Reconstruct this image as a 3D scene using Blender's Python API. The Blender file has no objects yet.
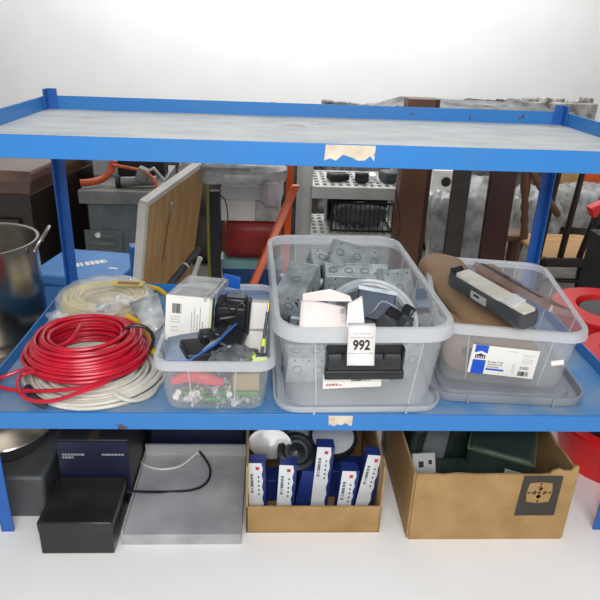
import bpy, bmesh, math, random
from mathutils import Vector, Matrix, Euler
R = math.radians
PI = math.pi
random.seed(7)
scn = bpy.context.scene
col = scn.collection
V = Vector

# ------------------------------------------------------------------ camera
FPX = 622.33
CAM = V((-0.1075, -1.1017, 0.7347))
fw = V((0.05203818, 0.91679725, -0.39594801))
rt = V((0.99851358, -0.04133245, 0.03552829))
up = V((-0.01620674, 0.39720829, 0.91758537))
cd = bpy.data.cameras.new('camera'); cam = bpy.data.objects.new('camera', cd); col.objects.link(cam)
cd.sensor_width = 36; cd.lens = FPX / 600 * 36; cd.clip_start = .02; cd.clip_end = 60
m3 = Matrix((rt, up, -fw)).transposed()
cam.matrix_world = Matrix.Translation(CAM) @ m3.to_4x4()
scn.camera = cam

def at(X, Y, y=None, z=None, x=None):
    """world point seen at picture position X, Y on the plane y=, z= or x="""
    d = fw + rt * ((X - 300) / FPX) - up * ((Y - 300) / FPX)
    if y is not None: t = (y - CAM.y) / d.y
    elif z is not None: t = (z - CAM.z) / d.z
    else: t = (x - CAM.x) / d.x
    return CAM + d * t

# ------------------------------------------------------------------ materials
def lin(h):
    if not isinstance(h, str): return tuple(h)
    h = h.lstrip('#')
    o = []
    for i in (0, 2, 4):
        v = int(h[i:i+2], 16) / 255
        o.append(v / 12.92 if v <= .04045 else ((v + .055) / 1.055) ** 2.4)
    return tuple(o)

MATS = {}
def mat(name, c, rough=.5, metal=0., c2=None, scale=12., lo=.35, hi=.65, bump=0., bscale=60., chip=None, chip_at=.7, chip_scale=35.,
        clear=None, stretch=None, transl=None, spec=None):
    """noise-varied surface; clear = share of each surface that lets light straight through"""
    if name in MATS: return MATS[name]
    m = bpy.data.materials.new(name); m.use_nodes = True
    nt = m.node_tree; N = nt.nodes; L = nt.links
    b = N['Principled BSDF']; out = N['Material Output']
    b.inputs['Roughness'].default_value = rough; b.inputs['Metallic'].default_value = metal
    if spec is not None: b.inputs['Specular IOR Level'].default_value = spec
    c = lin(c); c2 = lin(c2) if c2 else tuple(v * .86 for v in c)
    tc = N.new('ShaderNodeTexCoord'); src = tc.outputs['Object']
    if stretch:
        mp = N.new('ShaderNodeMapping'); mp.inputs['Scale'].default_value = stretch
        L.new(src, mp.inputs['Vector']); src = mp.outputs['Vector']
    nz = N.new('ShaderNodeTexNoise'); nz.inputs['Scale'].default_value = scale; nz.inputs['Detail'].default_value = 5
    L.new(src, nz.inputs['Vector'])
    mr = N.new('ShaderNodeMapRange'); mr.inputs['From Min'].default_value = lo; mr.inputs['From Max'].default_value = hi
    L.new(nz.outputs['Fac'], mr.inputs['Value'])
    mx = N.new('ShaderNodeMix'); mx.data_type = 'RGBA'
    mx.inputs[6].default_value = (*c, 1); mx.inputs[7].default_value = (*c2, 1)
    L.new(mr.outputs['Result'], mx.inputs[0]); res = mx.outputs[2]
    if chip:
        n2 = N.new('ShaderNodeTexNoise'); n2.inputs['Scale'].default_value = chip_scale; n2.inputs['Detail'].default_value = 6
        n2.inputs['Roughness'].default_value = .65
        L.new(tc.outputs['Object'], n2.inputs['Vector'])
        r2 = N.new('ShaderNodeMapRange'); r2.inputs['From Min'].default_value = chip_at; r2.inputs['From Max'].default_value = chip_at + .03
        L.new(n2.outputs['Fac'], r2.inputs['Value'])
        x2 = N.new('ShaderNodeMix'); x2.data_type = 'RGBA'; x2.inputs[7].default_value = (*lin(chip), 1)
        L.new(res, x2.inputs[6]); L.new(r2.outputs['Result'], x2.inputs[0]); res = x2.outputs[2]
    L.new(res, b.inputs['Base Color'])
    if bump:
        n3 = N.new('ShaderNodeTexNoise'); n3.inputs['Scale'].default_value = bscale; n3.inputs['Detail'].default_value = 3
        L.new(src, n3.inputs['Vector'])
        bp = N.new('ShaderNodeBump'); bp.inputs['Strength'].default_value = bump; bp.inputs['Distance'].default_value = .004
        L.new(n3.outputs['Fac'], bp.inputs['Height']); L.new(bp.outputs['Normal'], b.inputs['Normal'])
    if clear is not None:
        tr = N.new('ShaderNodeBsdfTransparent'); ms = N.new('ShaderNodeMixShader')
        ms.inputs['Fac'].default_value = clear
        bs = b.outputs[0]
        if transl:
            tl = N.new('ShaderNodeBsdfTranslucent'); L.new(res, tl.inputs['Color']); m2 = N.new('ShaderNodeMixShader'); m2.inputs['Fac'].default_value = transl
            L.new(bs, m2.inputs[1]); L.new(tl.outputs[0], m2.inputs[2]); bs = m2.outputs[0]
        L.new(bs, ms.inputs[1]); L.new(tr.outputs[0], ms.inputs[2]); L.new(ms.outputs[0], out.inputs['Surface'])
    MATS[name] = m
    return m

BLUE = mat('blue_paint', '#2a78c2', .38, c2='#3277b8', scale=5, chip='#4a4140', chip_at=.655, chip_scale=26)
BLUEPOST = mat('blue_post_paint', '#1f62b4', .4, c2='#2058a2', scale=6, chip='#9fb0bd', chip_at=.76)
SHELFTOP = mat('worn_white_board', '#cbd0cf', .6, c2='#b3bcc1', scale=7, lo=.4, hi=.66, chip='#b8a48c', chip_at=.63, chip_scale=7, bump=.1, stretch=(1, 2.2, 1))
SHELFMID = mat('worn_blue_board', '#4d86bd', .5, c2='#93a0ab', scale=9, lo=.42, hi=.75, chip='#6a6f78', chip_at=.70, chip_scale=16)
WHITEPAINT = mat('white_floor_paint', '#f6f6f5', .6, c2='#f0f0ef', scale=3)
WALL = mat('white_wall_paint', '#f7f7f6', .8, c2='#f2f2f1', scale=2)
FLOOR = mat('grey_concrete', '#8c8780', .7, c2='#6f6a64', scale=5, bump=.1)
CLEAR = mat('milky_clear_plastic', '#f4f6f8', .28, c2='#e6ebf0', scale=6, clear=.76, bump=.08, bscale=14, transl=.45)
CLEAR2 = mat('clear_plastic', '#f0f3f4', .22, c2='#e2e6e9', scale=6, clear=.8, bump=.1, bscale=14, transl=.45)
RIM = mat('thick_milky_plastic', '#f6f8fa', .3, c2='#ebeff3', scale=6, clear=.5, transl=.45)
FILM = mat('clear_film', '#ffffff', .06, c2='#e4e8ec', scale=15, clear=.8, bump=.5, bscale=30)
CRINKLE = mat('crinkled_film', '#d9dadb', .15, c2='#8f9190', scale=14, clear=.35, bump=1., bscale=24)
LIDGREY = mat('grey_lid_plastic', '#8d939b', .38, c2='#7f858d', scale=8)
LIDCLEAR = mat('clear_lid_plastic', '#ccd4dd', .3, c2='#bcc5cf', scale=8, clear=.35)
RED = mat('red_cable_jacket', '#d01a34', .32, c2='#b81530', scale=20)
WHITECABLE = mat('white_cable_jacket', '#dedcd2', .4, c2='#c6c4ba', scale=20)
YELLOW = mat('yellow_cable_jacket', '#dcc548', .4, c2='#bfa838', scale=20)
BRIGHTYEL = mat('bright_yellow_jacket', '#e0b81e', .4, c2='#c9a218', scale=20)
BLACK = mat('black_plastic', '#17181b', .35, c2='#232428', scale=20)
MATTBLACK = mat('matt_black', '#101012', .6, c2='#1c1c1e', scale=10)
DKGREY = mat('dark_grey_plastic', '#43474a', .4, c2='#363a3d', scale=16)
GALV = mat('galvanised_steel', '#c8d0d3', .32, .5, c2='#9aa4a9', scale=30, bump=.1)
STEEL = mat('stainless_steel', '#b8b3ab', .27, 1., c2='#a09b92', scale=3, stretch=(1, 1, 12))
CHROME = mat('chrome', '#f6f6f6', .2, .45, c2='#d8d8d8', scale=10, bump=.25, bscale=25)
PAPER = mat('white_paper', '#f2efed', .7, c2='#e9e4e2', scale=9)
PINKPAPER = mat('pinkish_white_paper', '#efe4df', .7, c2='#e6d9d4', scale=9)
CARD = mat('white_card', '#ecebe6', .55, c2='#e2e0da', scale=9)
INK = mat('black_ink', '#141414', .6, c2='#1e1e1e')
GREYINK = mat('grey_ink', '#8f8f92', .6, c2='#9d9da0')
REDINK = mat('red_ink', '#b5343a', .6)
BLUEINK = mat('blue_ink', '#1f55cf', .5, c2='#1b4dc0')
NAVY = mat('navy_card', '#161d3c', .45, c2='#121830', scale=12)
CARTONBLUE = mat('blue_carton', '#1d3478', .45, c2='#172b66', scale=12)
BROWNCARD = mat('brown_cardboard', '#a88759', .75, c2='#98784a', scale=18, chip='#8f6d42', chip_at=.72, chip_scale=10)
KRAFT = mat('kraft_paper_roll', '#97795a', .7, c2='#85694c', scale=9)
CORE = mat('dark_core', '#3d3228', .8)
DARKWOOD = mat('dark_wood', '#2c1c16', .35, c2='#1c120f', scale=7, stretch=(1, 1, .15))
WALNUT = mat('polished_walnut', '#6e5547', .3, c2='#4b342a', scale=7, stretch=(1, .15, 1))
BROWNWOOD = mat('brown_wood', '#6b4630', .45, c2='#57371f', scale=7, stretch=(1, 1, .12))
REDWOOD = mat('reddish_wood', '#40241b', .4, c2='#2d1812', scale=7, stretch=(1, 1, .12))
PLY = mat('tan_plywood', '#c6a26c', .6, c2='#b28c58', scale=9, stretch=(6, 6, .12))
TANWOOD = mat('tan_seat_wood', '#b98c52', .35, c2='#a0763f', scale=6, stretch=(.3, 3, 1))
CREAM = mat('cream_edge', '#ddd9d0', .6, c2='#cbc6bb', scale=12)
MACHINE = mat('grey_green_enamel', '#6b7577', .45, c2='#566063', scale=9, chip='#3b3f40', chip_at=.7)
MACHTOP = mat('worn_machine_top', '#8b8b86', .45, c2='#6e6f6b', scale=11)
ORANGE = mat('orange_enamel', '#e8611a', .35, c2='#d4530f', scale=12)
HOSE = mat('orange_rubber', '#cf5a38', .5, c2='#b54a2c', scale=20)
SHELFWHITE = mat('off_white_plastic', '#c9cbc7', .5, c2='#b8bab5', scale=8)
BLUECASE = mat('blue_case_plastic', '#3c86cc', .45, c2='#3277ba', scale=7)
BAGRED = mat('dull_red_bag', '#9c3430', .4, c2='#77221f', scale=10, bump=.8, bscale=18)
BIGRED = mat('red_tub_plastic', '#e01f22', .35, c2='#c8181c', scale=9)
GREENDARK = mat('dark_green_wrap', '#26362e', .5, c2='#1a2722', scale=18, bump=.5, bscale=30)
GREYWRAP = mat('grey_wrap', '#62676a', .4, c2='#4c5154', scale=14, bump=.4, bscale=25)
GREYCARD = mat('light_grey_card', '#b4b5b7', .6, c2='#959698', scale=9)
GREEN = mat('green_plastic', '#3f9a3c', .45, c2='#33842f', scale=20)
PINKRED = mat('coral_red_grip', '#e23848', .4, c2='#cf2f3e', scale=20)
LIME = mat('lime_plastic', '#cfe04a', .45, c2='#bdd03c', scale=20)
BRASS = mat('brass', '#c9a45a', .3, .9, c2='#a8853f', scale=20)
COPPER = mat('copper', '#b96b3e', .3, .9, c2='#8f4f2b', scale=20)
GREYDEEP = mat('smooth_dark_grey', '#55585a', .5, c2='#3e4042', scale=8)
LIGHTPANEL = mat('pale_grey_card', '#d8dadd', .5, c2='#cccfd3', scale=9)

# ------------------------------------------------------------------ mesh builder
class MB:
    def __init__(s): s.bm = bmesh.new()
    def _x(s, vs, M):
        if M is not None:
            for v in vs: v.co = M @ v.co
    def faces(s, vs, fs, M=None):
        bv = [s.bm.verts.new(v) for v in vs]
        for f in fs:
            try: s.bm.faces.new([bv[i] for i in f])
            except ValueError: pass
        s._x(bv, M); return bv
    def box(s, c, d, M=None, rot=None):
        hx, hy, hz = d[0]/2, d[1]/2, d[2]/2
        vs = [V((x, y, z)) for x in (-hx, hx) for y in (-hy, hy) for z in (-hz, hz)]
        if rot: 
            e = Euler(rot).to_matrix(); vs = [e @ v for v in vs]
        vs = [v + V(c) for v in vs]
        s.faces(vs, [(0,1,3,2),(4,6,7,5),(0,4,5,1),(2,3,7,6),(0,2,6,4),(1,5,7,3)], M); return s
    def span(s, a, b, M=None):
        a, b = V(a), V(b); return s.box((a+b)/2, [abs(b[i]-a[i]) for i in range(3)], M)
    def loft(s, rings, cap0=True, cap1=True, M=None, closed=True):
        n = len(rings[0]); bv = []
        for r in rings: bv.append([s.bm.verts.new(M @ V(p) if M is not None else V(p)) for p in r])
        for a, b in zip(bv, bv[1:]):
            for i in range(n if closed else n-1):
                s.bm.faces.new((a[i], a[(i+1) % n], b[(i+1) % n], b[i]))
        if cap0: s.bm.faces.new(bv[0][::-1])
        if cap1: s.bm.faces.new(bv[-1])
        return s
    def cyl(s, p0, p1, r0, r1=None, n=20, M=None, cap=True):
        return s.tube([p0, p1], [r0, r0 if r1 is None else r1], n, M=M, cap=cap)
    def tube(s, pts, r, n=8, closed=False, M=None, cap=True):
        pts = [V(p) for p in pts]; k = len(pts)
        rs = r if isinstance(r, (list, tuple)) else [r]*k
        T = []
        for i in range(k):
            a = pts[i-1] if (i or closed) else pts[0]; b = pts[(i+1) % k] if (i < k-1 or closed) else pts[-1]
            T.append((b-a).normalized())
        u = T[0].orthogonal().normalized(); rings = []
        for i in range(k):
            u = (u - T[i]*u.dot(T[i])).normalized(); w = T[i].cross(u)
            rings.append([pts[i] + (u*math.cos(2*PI*j/n) + w*math.sin(2*PI*j/n))*rs[i] for j in range(n)])
        if closed:
            # join last to first with best twist
            best = min(range(n), key=lambda q: (rings[-1][0]-rings[0][q]).length)
            bv = [[s.bm.verts.new(M @ p if M is not None else p) for p in r_] for r_ in rings]
            for a in range(k):
                A = bv[a]; B = bv[(a+1) % k]; o = best if a == k-1 else 0
                for i in range(n): s.bm.faces.new((A[i], A[(i+1) % n], B[(i+1+o) % n], B[(i+o) % n]))
            return s
        return s.loft(rings, cap, cap, M)
    def lathe(s, prof, n=40, M=None, c=(0, 0, 0), cap=False):
        c = V(c)
        rings = [[c + V((r*math.cos(2*PI*j/n), r*math.sin(2*PI*j/n), z)) for j in range(n)] for r, z in prof]
        return s.loft(rings, cap, cap, M)
    def ball(s, c, r, M=None, n=16, sq=(1, 1, 1)):
        c = V(c); rings = []
        for i in range(1, n//2):
            t = PI*i/(n//2)
            rings.append([c + V((r*sq[0]*math.sin(t)*math.cos(2*PI*j/n), r*sq[1]*math.sin(t)*math.sin(2*PI*j/n), -r*sq[2]*math.cos(t))) for j in range(n)])
        return s.loft(rings, True, True, M)
    def prism(s, pts, d, M=None):
        """outline in XY, thickness d along Z"""
        return s.loft([[V((x, y, 0)) for x, y in pts], [V((x, y, d)) for x, y in pts]], M=M)
    def build(s, name, m, parent=None, bevel=0., smooth=True, solid=0., sub=0):
        bmesh.ops.recalc_face_normals(s.bm, faces=s.bm.faces)
        me = bpy.data.meshes.new(name); s.bm.to_mesh(me); s.bm.free()
        me.materials.append(m)
        o = bpy.data.objects.new(name, me); col.objects.link(o)
        if parent: o.parent = parent
        if smooth:
            for p in me.polygons: p.use_smooth = True
            try: me.set_sharp_from_angle(angle=R(38))
            except Exception: pass
        if solid:
            q = o.modifiers.new('solid', 'SOLIDIFY'); q.thickness = solid; q.offset = 0
        if bevel:
            q = o.modifiers.new('bevel', 'BEVEL'); q.width = bevel; q.segments = 2; q.limit_method = 'ANGLE'; q.angle_limit = R(40)
        if sub:
            q = o.modifiers.new('sub', 'SUBSURF'); q.levels = sub; q.render_levels = sub
        return o

def empty(name, loc=(0, 0, 0), rz=0., rot=None):
    o = bpy.data.objects.new(name, None); col.objects.link(o); o.location = loc
    o.rotation_euler = rot if rot else (0, 0, rz); o.empty_display_size = .05
    return o
def tag(o, label, cat, group=None):
    o['label'] = label; o['category'] = cat
    if group: o['group'] = group
    return o
def struct(o): o['kind'] = 'structure'; return o
def thing(name, label, cat, loc=(0, 0, 0), rz=0., group=None, rot=None): return tag(empty(name, loc, rz, rot), label, cat, group)
def copy_tree(o, parent=None):
    c = o.copy(); col.objects.link(c)
    if parent: c.parent = parent
    for ch in list(o.children): copy_tree(ch, c)
    return c
FRONT = Matrix.Rotation(PI/2, 4, 'X')      # XY layout -> stands facing -Y
def T(x, y, z): return Matrix.Translation((x, y, z))
def RX(a): return Matrix.Rotation(R(a), 4, 'X')
def RY(a): return Matrix.Rotation(R(a), 4, 'Y')
def RZ(a): return Matrix.Rotation(R(a), 4, 'Z')
def rrect(w, l, r, z, n=6, cx=0, cy=0):
    p = []
    for qx, qy, a0 in ((1, 1, 0), (-1, 1, 90), (-1, -1, 180), (1, -1, 270)):
        for i in range(n+1):
            a = R(a0 + 90*i/n); p.append(V((cx + qx*(w/2-r) + r*math.cos(a), cy + qy*(l/2-r) + r*math.sin(a), z)))
    return p
def text(name, s, size, M, m, parent, align='LEFT', sx=1., bold=0., d=.0002):
    cu = bpy.data.curves.new(name, 'FONT'); cu.body = s; cu.size = size; cu.align_x = align; cu.align_y = 'CENTER'
    cu.extrude = d; cu.offset = bold; cu.resolution_u = 3
    t = bpy.data.objects.new(name, cu); col.objects.link(t)
    dg = bpy.context.evaluated_depsgraph_get()
    me = bpy.data.meshes.new_from_object(t.evaluated_get(dg))
    bpy.data.objects.remove(t); bpy.data.curves.remove(cu)
    me.transform(M @ Matrix.Diagonal((sx, 1, 1, 1)))
    me.materials.clear(); me.materials.append(m)
    o = bpy.data.objects.new(name, me); col.objects.link(o); o.parent = parent
    return o
def bars(name, w, h, M, parent, m=None, n=22, d=.0003):
    rnd = random.Random(5); b = MB(); x = 0; step = w/n
    for i in range(n):
        ww = step*rnd.choice((.3, .5, .8)); b.box((x+ww/2, h/2, d/2), (ww, h, d), M); x += step
    return b.build(name, m or INK, parent, smooth=False)
def lines(name, rows, M, parent, m, th=.0012, d=.0003):
    """rows of small print: (x0, x1, y)"""
    b = MB(); rnd = random.Random(3)
    for x0, x1, y in rows:
        x = x0
        while x < x1:
            w = min(rnd.uniform(.003, .008), x1-x)
            b.box((x+w/2, y, d/2), (w, th, d), M); x += w + .0015
    return b.build(name, m, parent, smooth=False)

# ------------------------------------------------------------------ setting
FL = -.32      # white-painted platform the rack stands on
LOW = -.80     # concrete floor behind it
struct(MB().span((-2.6, -1.9, FL-.48), (2.6, 1.2, FL)).build('floor_platform', WHITEPAINT, smooth=False))
struct(MB().span((-5, 1.2, LOW-.05), (6, 5.2, LOW)).build('floor', FLOOR, smooth=False))
struct(MB().span((-5, 5.2, LOW), (6, 5.3, 2.6)).build('wall_back', WALL, smooth=False))

# ------------------------------------------------------------------ rack
H = .5235; D = .642
rack = thing('storage_rack', 'blue painted steel rack with worn trays standing on the white platform', 'rack', (0, 0, FL))
Z0 = -FL
for i, (sx, rear) in enumerate(((-1, 0), (1, 0), (-1, 1), (1, 1))):
    b = MB(); ztop = Z0 + H + .052; e_ = .0005
    ya, yb_ = (.0005, .0045) if not rear else (D-.0085, D-.0045)
    b.span((sx*.6955, ya, 0), (sx*.668, yb_, ztop))
    b.span((sx*.6955, ya, 0), (sx*.6915, (ya+.030) if not rear else (yb_-.030), ztop))
    b.build('post', BLUEPOST, rack, bevel=.0008)
def tray(z, lipf, lips, mt):
    # frame: front, rear and side rails; board between them
    b = MB()
    b.span((-.70, -.004, z+lipf[0]), (.70, .0, z+lipf[1])); b.span((-.70, 0, z+lipf[0]), (.70, .03, z+lipf[0]+.004))
    b.span((-.696, D-.004, z+lips[0]), (.696, D, z+lips[1]))
    b.span((-.70, .0, z+lips[0]), (-.696, D, z+lips[1])); b.span((.696, .0, z+lips[0]), (.70, D, z+lips[1]))
    f = b.build('shelf_frame', BLUE, rack, bevel=.0012)
    MB().span((-.6955, .0005, z-.0055), (.6955, D-.0045, z)).build('shelf_board', mt, rack, smooth=False)
    return f
topf = tray(Z0+H, (-.006, .034), (-.006, .034), SHELFTOP)
midf = tray(Z0, (-.04, .0), (-.04, .028), SHELFMID)
# peeled stickers on the front rails
def sticker(X0, X1, Y0, Y1, name, m, jag):
    a = at(X0, Y1, y=-.0046); c = at(X1, Y0, y=-.0046); rnd = random.Random(jag)
    top = []; bot = []; n = 9
    for i in range(n+1):
        t = i/n; x = a.x + (c.x-a.x)*t
        zt = c.z; zb = a.z + rnd.uniform(0, .45)*(c.z-a.z)*(1 if 0 < i < n else .2)
        top.append((x, zt)); bot.append((x + rnd.uniform(-.002, .002), zb))
    b = MB(); b.prism(bot + top[::-1], .0005, T(0, -.0040, Z0) @ FRONT)
    o = b.build(name, m, rack, smooth=False); return o
STK = mat('peeling_cream_sticker', '#d8cdbb', .8, c2='#c4b49c', scale=30, chip='#3b2e22', chip_at=.66, chip_scale=70)
s1 = sticker(325, 376, 146, 161, 'sticker', STK, 4); s1['label'] = 'torn cream sticker on upper front rail'
s2 = sticker(328, 353, 416, 426.5, 'sticker', STK, 6); s2['label'] = 'torn cream sticker on lower front rail'

# ------------------------------------------------------------------ totes
def tote_body(w, l, h, taper, r, skirt, flange, m, parent, ribs_x=(), ribs_y=(), t=.0022, rim_m=None):
    """w,l outer size of the rim; base is smaller by taper all round"""
    W, L_ = w-2*flange, l-2*flange
    bw, bl = W-2*taper, L_-2*taper
    b = MB()
    out = [rrect(bw-.02, bl-.02, r*.6, .0), rrect(bw, bl, r*.8, .010), rrect(W, L_, r, h-.001)]
    inn = [rrect(W-2*t, L_-2*t, r-t, h-.001), rrect(bw-2*t, bl-2*t, r*.8-t, .011), rrect(bw-.022, bl-.022, r*.6, t)]
    b.loft(out + inn, True, True)
    body = b.build('body', m, parent)
    b = MB()
    b.loft([rrect(W-2*t, L_-2*t, r-t, h), rrect(W-t, L_-t, r, h+.002), rrect(w-.004, l-.004, r+flange-.002, h+.002), rrect(w, l, r+flange, h-.003),
            rrect(w+.003, l+.003, r+flange, h-skirt), rrect(w-.001, l-.001, r+flange-.002, h-skirt), rrect(w-.005, l-.005, r+flange-.002, h-.004), rrect(W+.0005, L_+.0005, r, h-.004), rrect(W-2*t, L_-2*t, r-t, h)], False, False)
    b.build('rim', rim_m or RIM, parent)
    if ribs_x or ribs_y:
        for x in ribs_x:
            for sg in (-1, 1):
                b = MB(); p0 = V((x*(bw/W), sg*(bl/2+.0005), .012)); p1 = V((x, sg*(L_/2+.0005), h-.004))
                b.tube([p0, p1], .0013, 6).build('rib', RIM, parent)
        for y in ribs_y:
            for sg in (-1, 1):
                b = MB(); b.tube([V((sg*(bw/2+.0005), y*(bl/L_), .012)), V((sg*(W/2+.0005), y, h-.004))], .0013, 6).build('rib', RIM, parent)
    return body
def lid(name, w, l, r, m, label, loc, rz, h=.016):
    b = MB()
    b.loft([rrect(w-.03, l-.03, r*.7, 0), rrect(w-.004, l-.004, r, .002), rrect(w, l, r, h*.5), rrect(w, l, r, h), rrect(w-.008, l-.008, r-.003, h), rrect(w-.02, l-.02, r-.008, h*.35), rrect(w-.05, l-.05, r-.01, h*.35), rrect(w-.055, l-.055, r-.01, h*.7)], True, True)
    for sg in (-1, 1): b.box((sg*w*.27, -l/2, h*.5), (.004, .006, h*.9)); 
    o = b.build(name, m, None); o.location = loc; o.rotation_euler = (0, 0, rz)
    return tag(o, label, 'tote lid')

# --- middle big tote, on its lid
lid('tote_lid', .362, .60, .05, LIDCLEAR, 'clear milky tote lid lying under the big tote with black latch', (.083, .30, .0003), R(1.5))
MT = thing('storage_tote', 'large milky clear tote with black latch handle and 992 tag', 'storage tote', (.080, .268, .0135), R(2))
mw, ml, mh = .366, .602, .198
tote_body(mw, ml, mh, .020, .055, .026, .011, CLEAR, MT, ribs_x=(-.105, .115), ribs_y=(-.15, .0, .15))
def mt_front(z):   # local y of the front wall at height z
    W = ml-2*.011; return -(W/2-.020) - .020*(z-.01)/(mh-.011)
LEAN = math.degrees(math.atan(.020/(mh-.011)))
# latch
zc = .121; yf = mt_front(zc); hx0, hx1 = -.080, .072; hm = (hx0+hx1)/2; hwid = hx1-hx0
LT_ = T(hm, yf-.001, zc) @ RX(LEAN)
def xprof(name, prof, w, m, bev=.001):
    b = MB(); b.loft([[V((-w/2, y_, z_)) for y_, z_ in prof], [V((w/2, y_, z_)) for y_, z_ in prof]], M=LT_); return b.build(name, m, MT, bevel=bev)
xprof('latch_pocket', [(0, .040), (-.004, .040), (-.004, .008), (0, .008)], hwid, MATTBLACK)
xprof('latch_plate', [(-.002, .020), (-.006, .021), (-.016, .004), (-.019, -.012), (-.014, -.014), (-.010, .0)], hwid-.006, mat('soft_black_plastic', '#2c2e31', .3, c2='#232528', scale=20))
lh_ = xprof('latch_handle', [(-.006, -.010), (-.021, -.008), (-.026, -.016), (-.025, -.027), (-.018, -.031), (-.004, -.027)], hwid+.006, BLACK, .002)
for x in (-.045, .038):
    b = MB(); b.box((x, -.011, .018), (.003, .008, .010), LT_); b.build('latch_rib', MATTBLACK, MT)
for x in (-hwid/2, hwid/2):
    b = MB(); b.box((x, -.009, .012), (.004, .014, .052), LT_); b.build('latch_cheek', BLACK, MT, bevel=.001)
# sticker under latch
LM = T(-.082, mt_front(.066)-.0012, .056) @ RX(LEAN) @ RY(-2.5) @ FRONT
MB().box((.060, .016, .0002), (.120, .036, .0006), LM).build('label_sticker', CARD, MT, smooth=False)
bars('barcode', .040, .012, LM @ T(.058, .014, .0006), MT, n=16, m=DKGREY)
lines('printed_line', [(.006, .04, .006), (.008, .03, .009), (.01, .06, .024)], LM @ T(0, 0, .0006), MT, REDINK, th=.0022)

# 992 tag over the rim
TAGL = thing('lot_tag', 'white paper tag printed 992 hanging over the front rim of the big tote', 'tag', at(362, 328, y=-.046), R(2)); TAGL.scale = (.88, .88, .88)
rows = []; tw = .060
for k in range(13):
    s_ = k/12*.082; z_ = -s_; y_ = -.004 - .006*math.sin(min(1, s_/.082)*PI*.5) + (.0 if s_ < .06 else (s_-.06)*-.35)
    rows.append((y_, z_))
b = MB(); vs = []
for y_, z_ in rows: vs += [V((-tw/2, y_, z_)), V((tw/2, y_ - .0015*(-z_/.08), z_))]
b.faces(vs, [(2*i, 2*i+1, 2*i+3, 2*i+2) for i in range(len(rows)-1)])
b.faces([V((-tw/2, -.004, 0)), V((tw/2, -.004, 0)), V((tw/2, .012, .006)), V((-tw/2, .012, .006))], [(0, 1, 2, 3)])
b.build('paper', PAPER, TAGL, solid=.0005)
ML = T(0, -.0105, -.037) @ RX(-3) @ FRONT
text('number', '992', .033, ML @ T(0, 0, .0006), INK, TAGL, 'CENTER', .78, .0007)
lines('printed_line', [(-.026, .026, -.0185), (-.024, .024, .0195), (-.018, .018, .028)], ML @ T(0, 0, .0006), TAGL, GREYINK, .0014)

# --- left small tote
LT = thing('storage_tote', 'small clear tote full of screws and packaged parts, left of the big tote', 'storage tote', (-.2145, .194, .0003), R(.5))
tote_body(.246, .424, .125, .014, .03, .016, .008, CLEAR2, LT, ribs_x=(-.052, .045), ribs_y=(-.1, .1))
# --- right tote on lid
lid('tote_lid', .345, .47, .05, LIDGREY, 'grey tote lid lying under the tote of brown paper rolls', (.442, .272, .0003), R(-4), h=.022)
RT = thing('storage_tote', 'clear tote with blue and white label holding brown paper rolls', 'storage tote', (.450, .280, .017), R(-9.5))
rw, rl, rh = .330, .456, .155
tote_body(rw, rl, rh, .020, .045, .018, .011, CLEAR, RT, ribs_x=(-.09, .09), ribs_y=(-.12, .08))
def rt_front(z):
    W = rl-2*.011; return -(W/2-.020) - .020*(z-.01)/(rh-.011)
LEAN2 = math.degrees(math.atan(.020/(rh-.011)))
lw, lh = .182, .088
LM = T(-.078, rt_front(.04)-.0016, .034) @ RX(LEAN2) @ RY(1.5) @ FRONT @ Matrix.Diagonal((.78, .86, 1, 1))
MB().box((lw/2, lh/2, .0002), (lw, lh, .0006), LM).build('label_sticker', CARD, RT, smooth=False)
b = MB(); z_ = .0006
b.prism([(.008, .0), (.044, .0), (.044, .043), (.008, .043)], .0003, LM @ T(0, 0, z_))
b.prism([(.008, .064), (.026, .071), (.044, .064), (.044, .088), (.008, .088)], .0003, LM @ T(0, 0, z_))
b.build('blue_band', BLUEINK, RT, smooth=False)
b = MB(); b.prism([(.012, .047), (.040, .047), (.040, .058), (.036, .058), (.026, .063), (.016, .058), (.012, .058)], .0003, LM @ T(0, 0, z_)); b.build('house_logo', NAVY, RT, smooth=False)
b = MB()
for k in range(4): b.box((.0165+.0063*k, .0525, .0005), (.0028, .005, .0003), LM @ T(0, 0, z_))
b.box((.026, .0482, .0005), (.024, .0008, .0003), LM @ T(0, 0, z_))
b.build('logo_mark', CARD, RT, smooth=False)
text('lettering', 'Storage Tote', .0085, LM @ T(.050, .040, z_), INK, RT, sx=.95)
text('lettering', 'Recipiente de', .0080, LM @ T(.050, .032, z_), INK, RT, sx=.95)
text('lettering', 'almacenaje', .0080, LM @ T(.050, .0245, z_), INK, RT, sx=.95)
MB().box((.073, .0165, .0002), (.050, .0055, .0003), LM @ T(0, 0, z_)).build('blue_stripe', BLUEINK, RT, smooth=False)
bars('barcode', .030, .014, LM @ T(.138, .006, z_) , RT, n=14)
bars('barcode', .026, .010, LM @ T(.140, .026, z_) , RT, m=GREYINK, n=10)
lines('printed_line', [(.140, .172, .072), (.142, .172, .067), (.142, .170, .058), (.142, .168, .052), (.142, .17, .047), (.10, .125, .078)], LM @ T(0, 0, z_), RT, GREYINK)
lines('printed_line', [(.006, .03, 0), (.006, .034, -.004)], LM @ T(.12, .008, z_) @ RZ(90), RT, GREYINK)
# small white tag stuck beside label
MB().box((.108, rt_front(.07)-.001, .078), (.026, .001, .012), rot=(0, R(-12), 0)).build('price_sticker', PAPER, RT, smooth=False)

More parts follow.
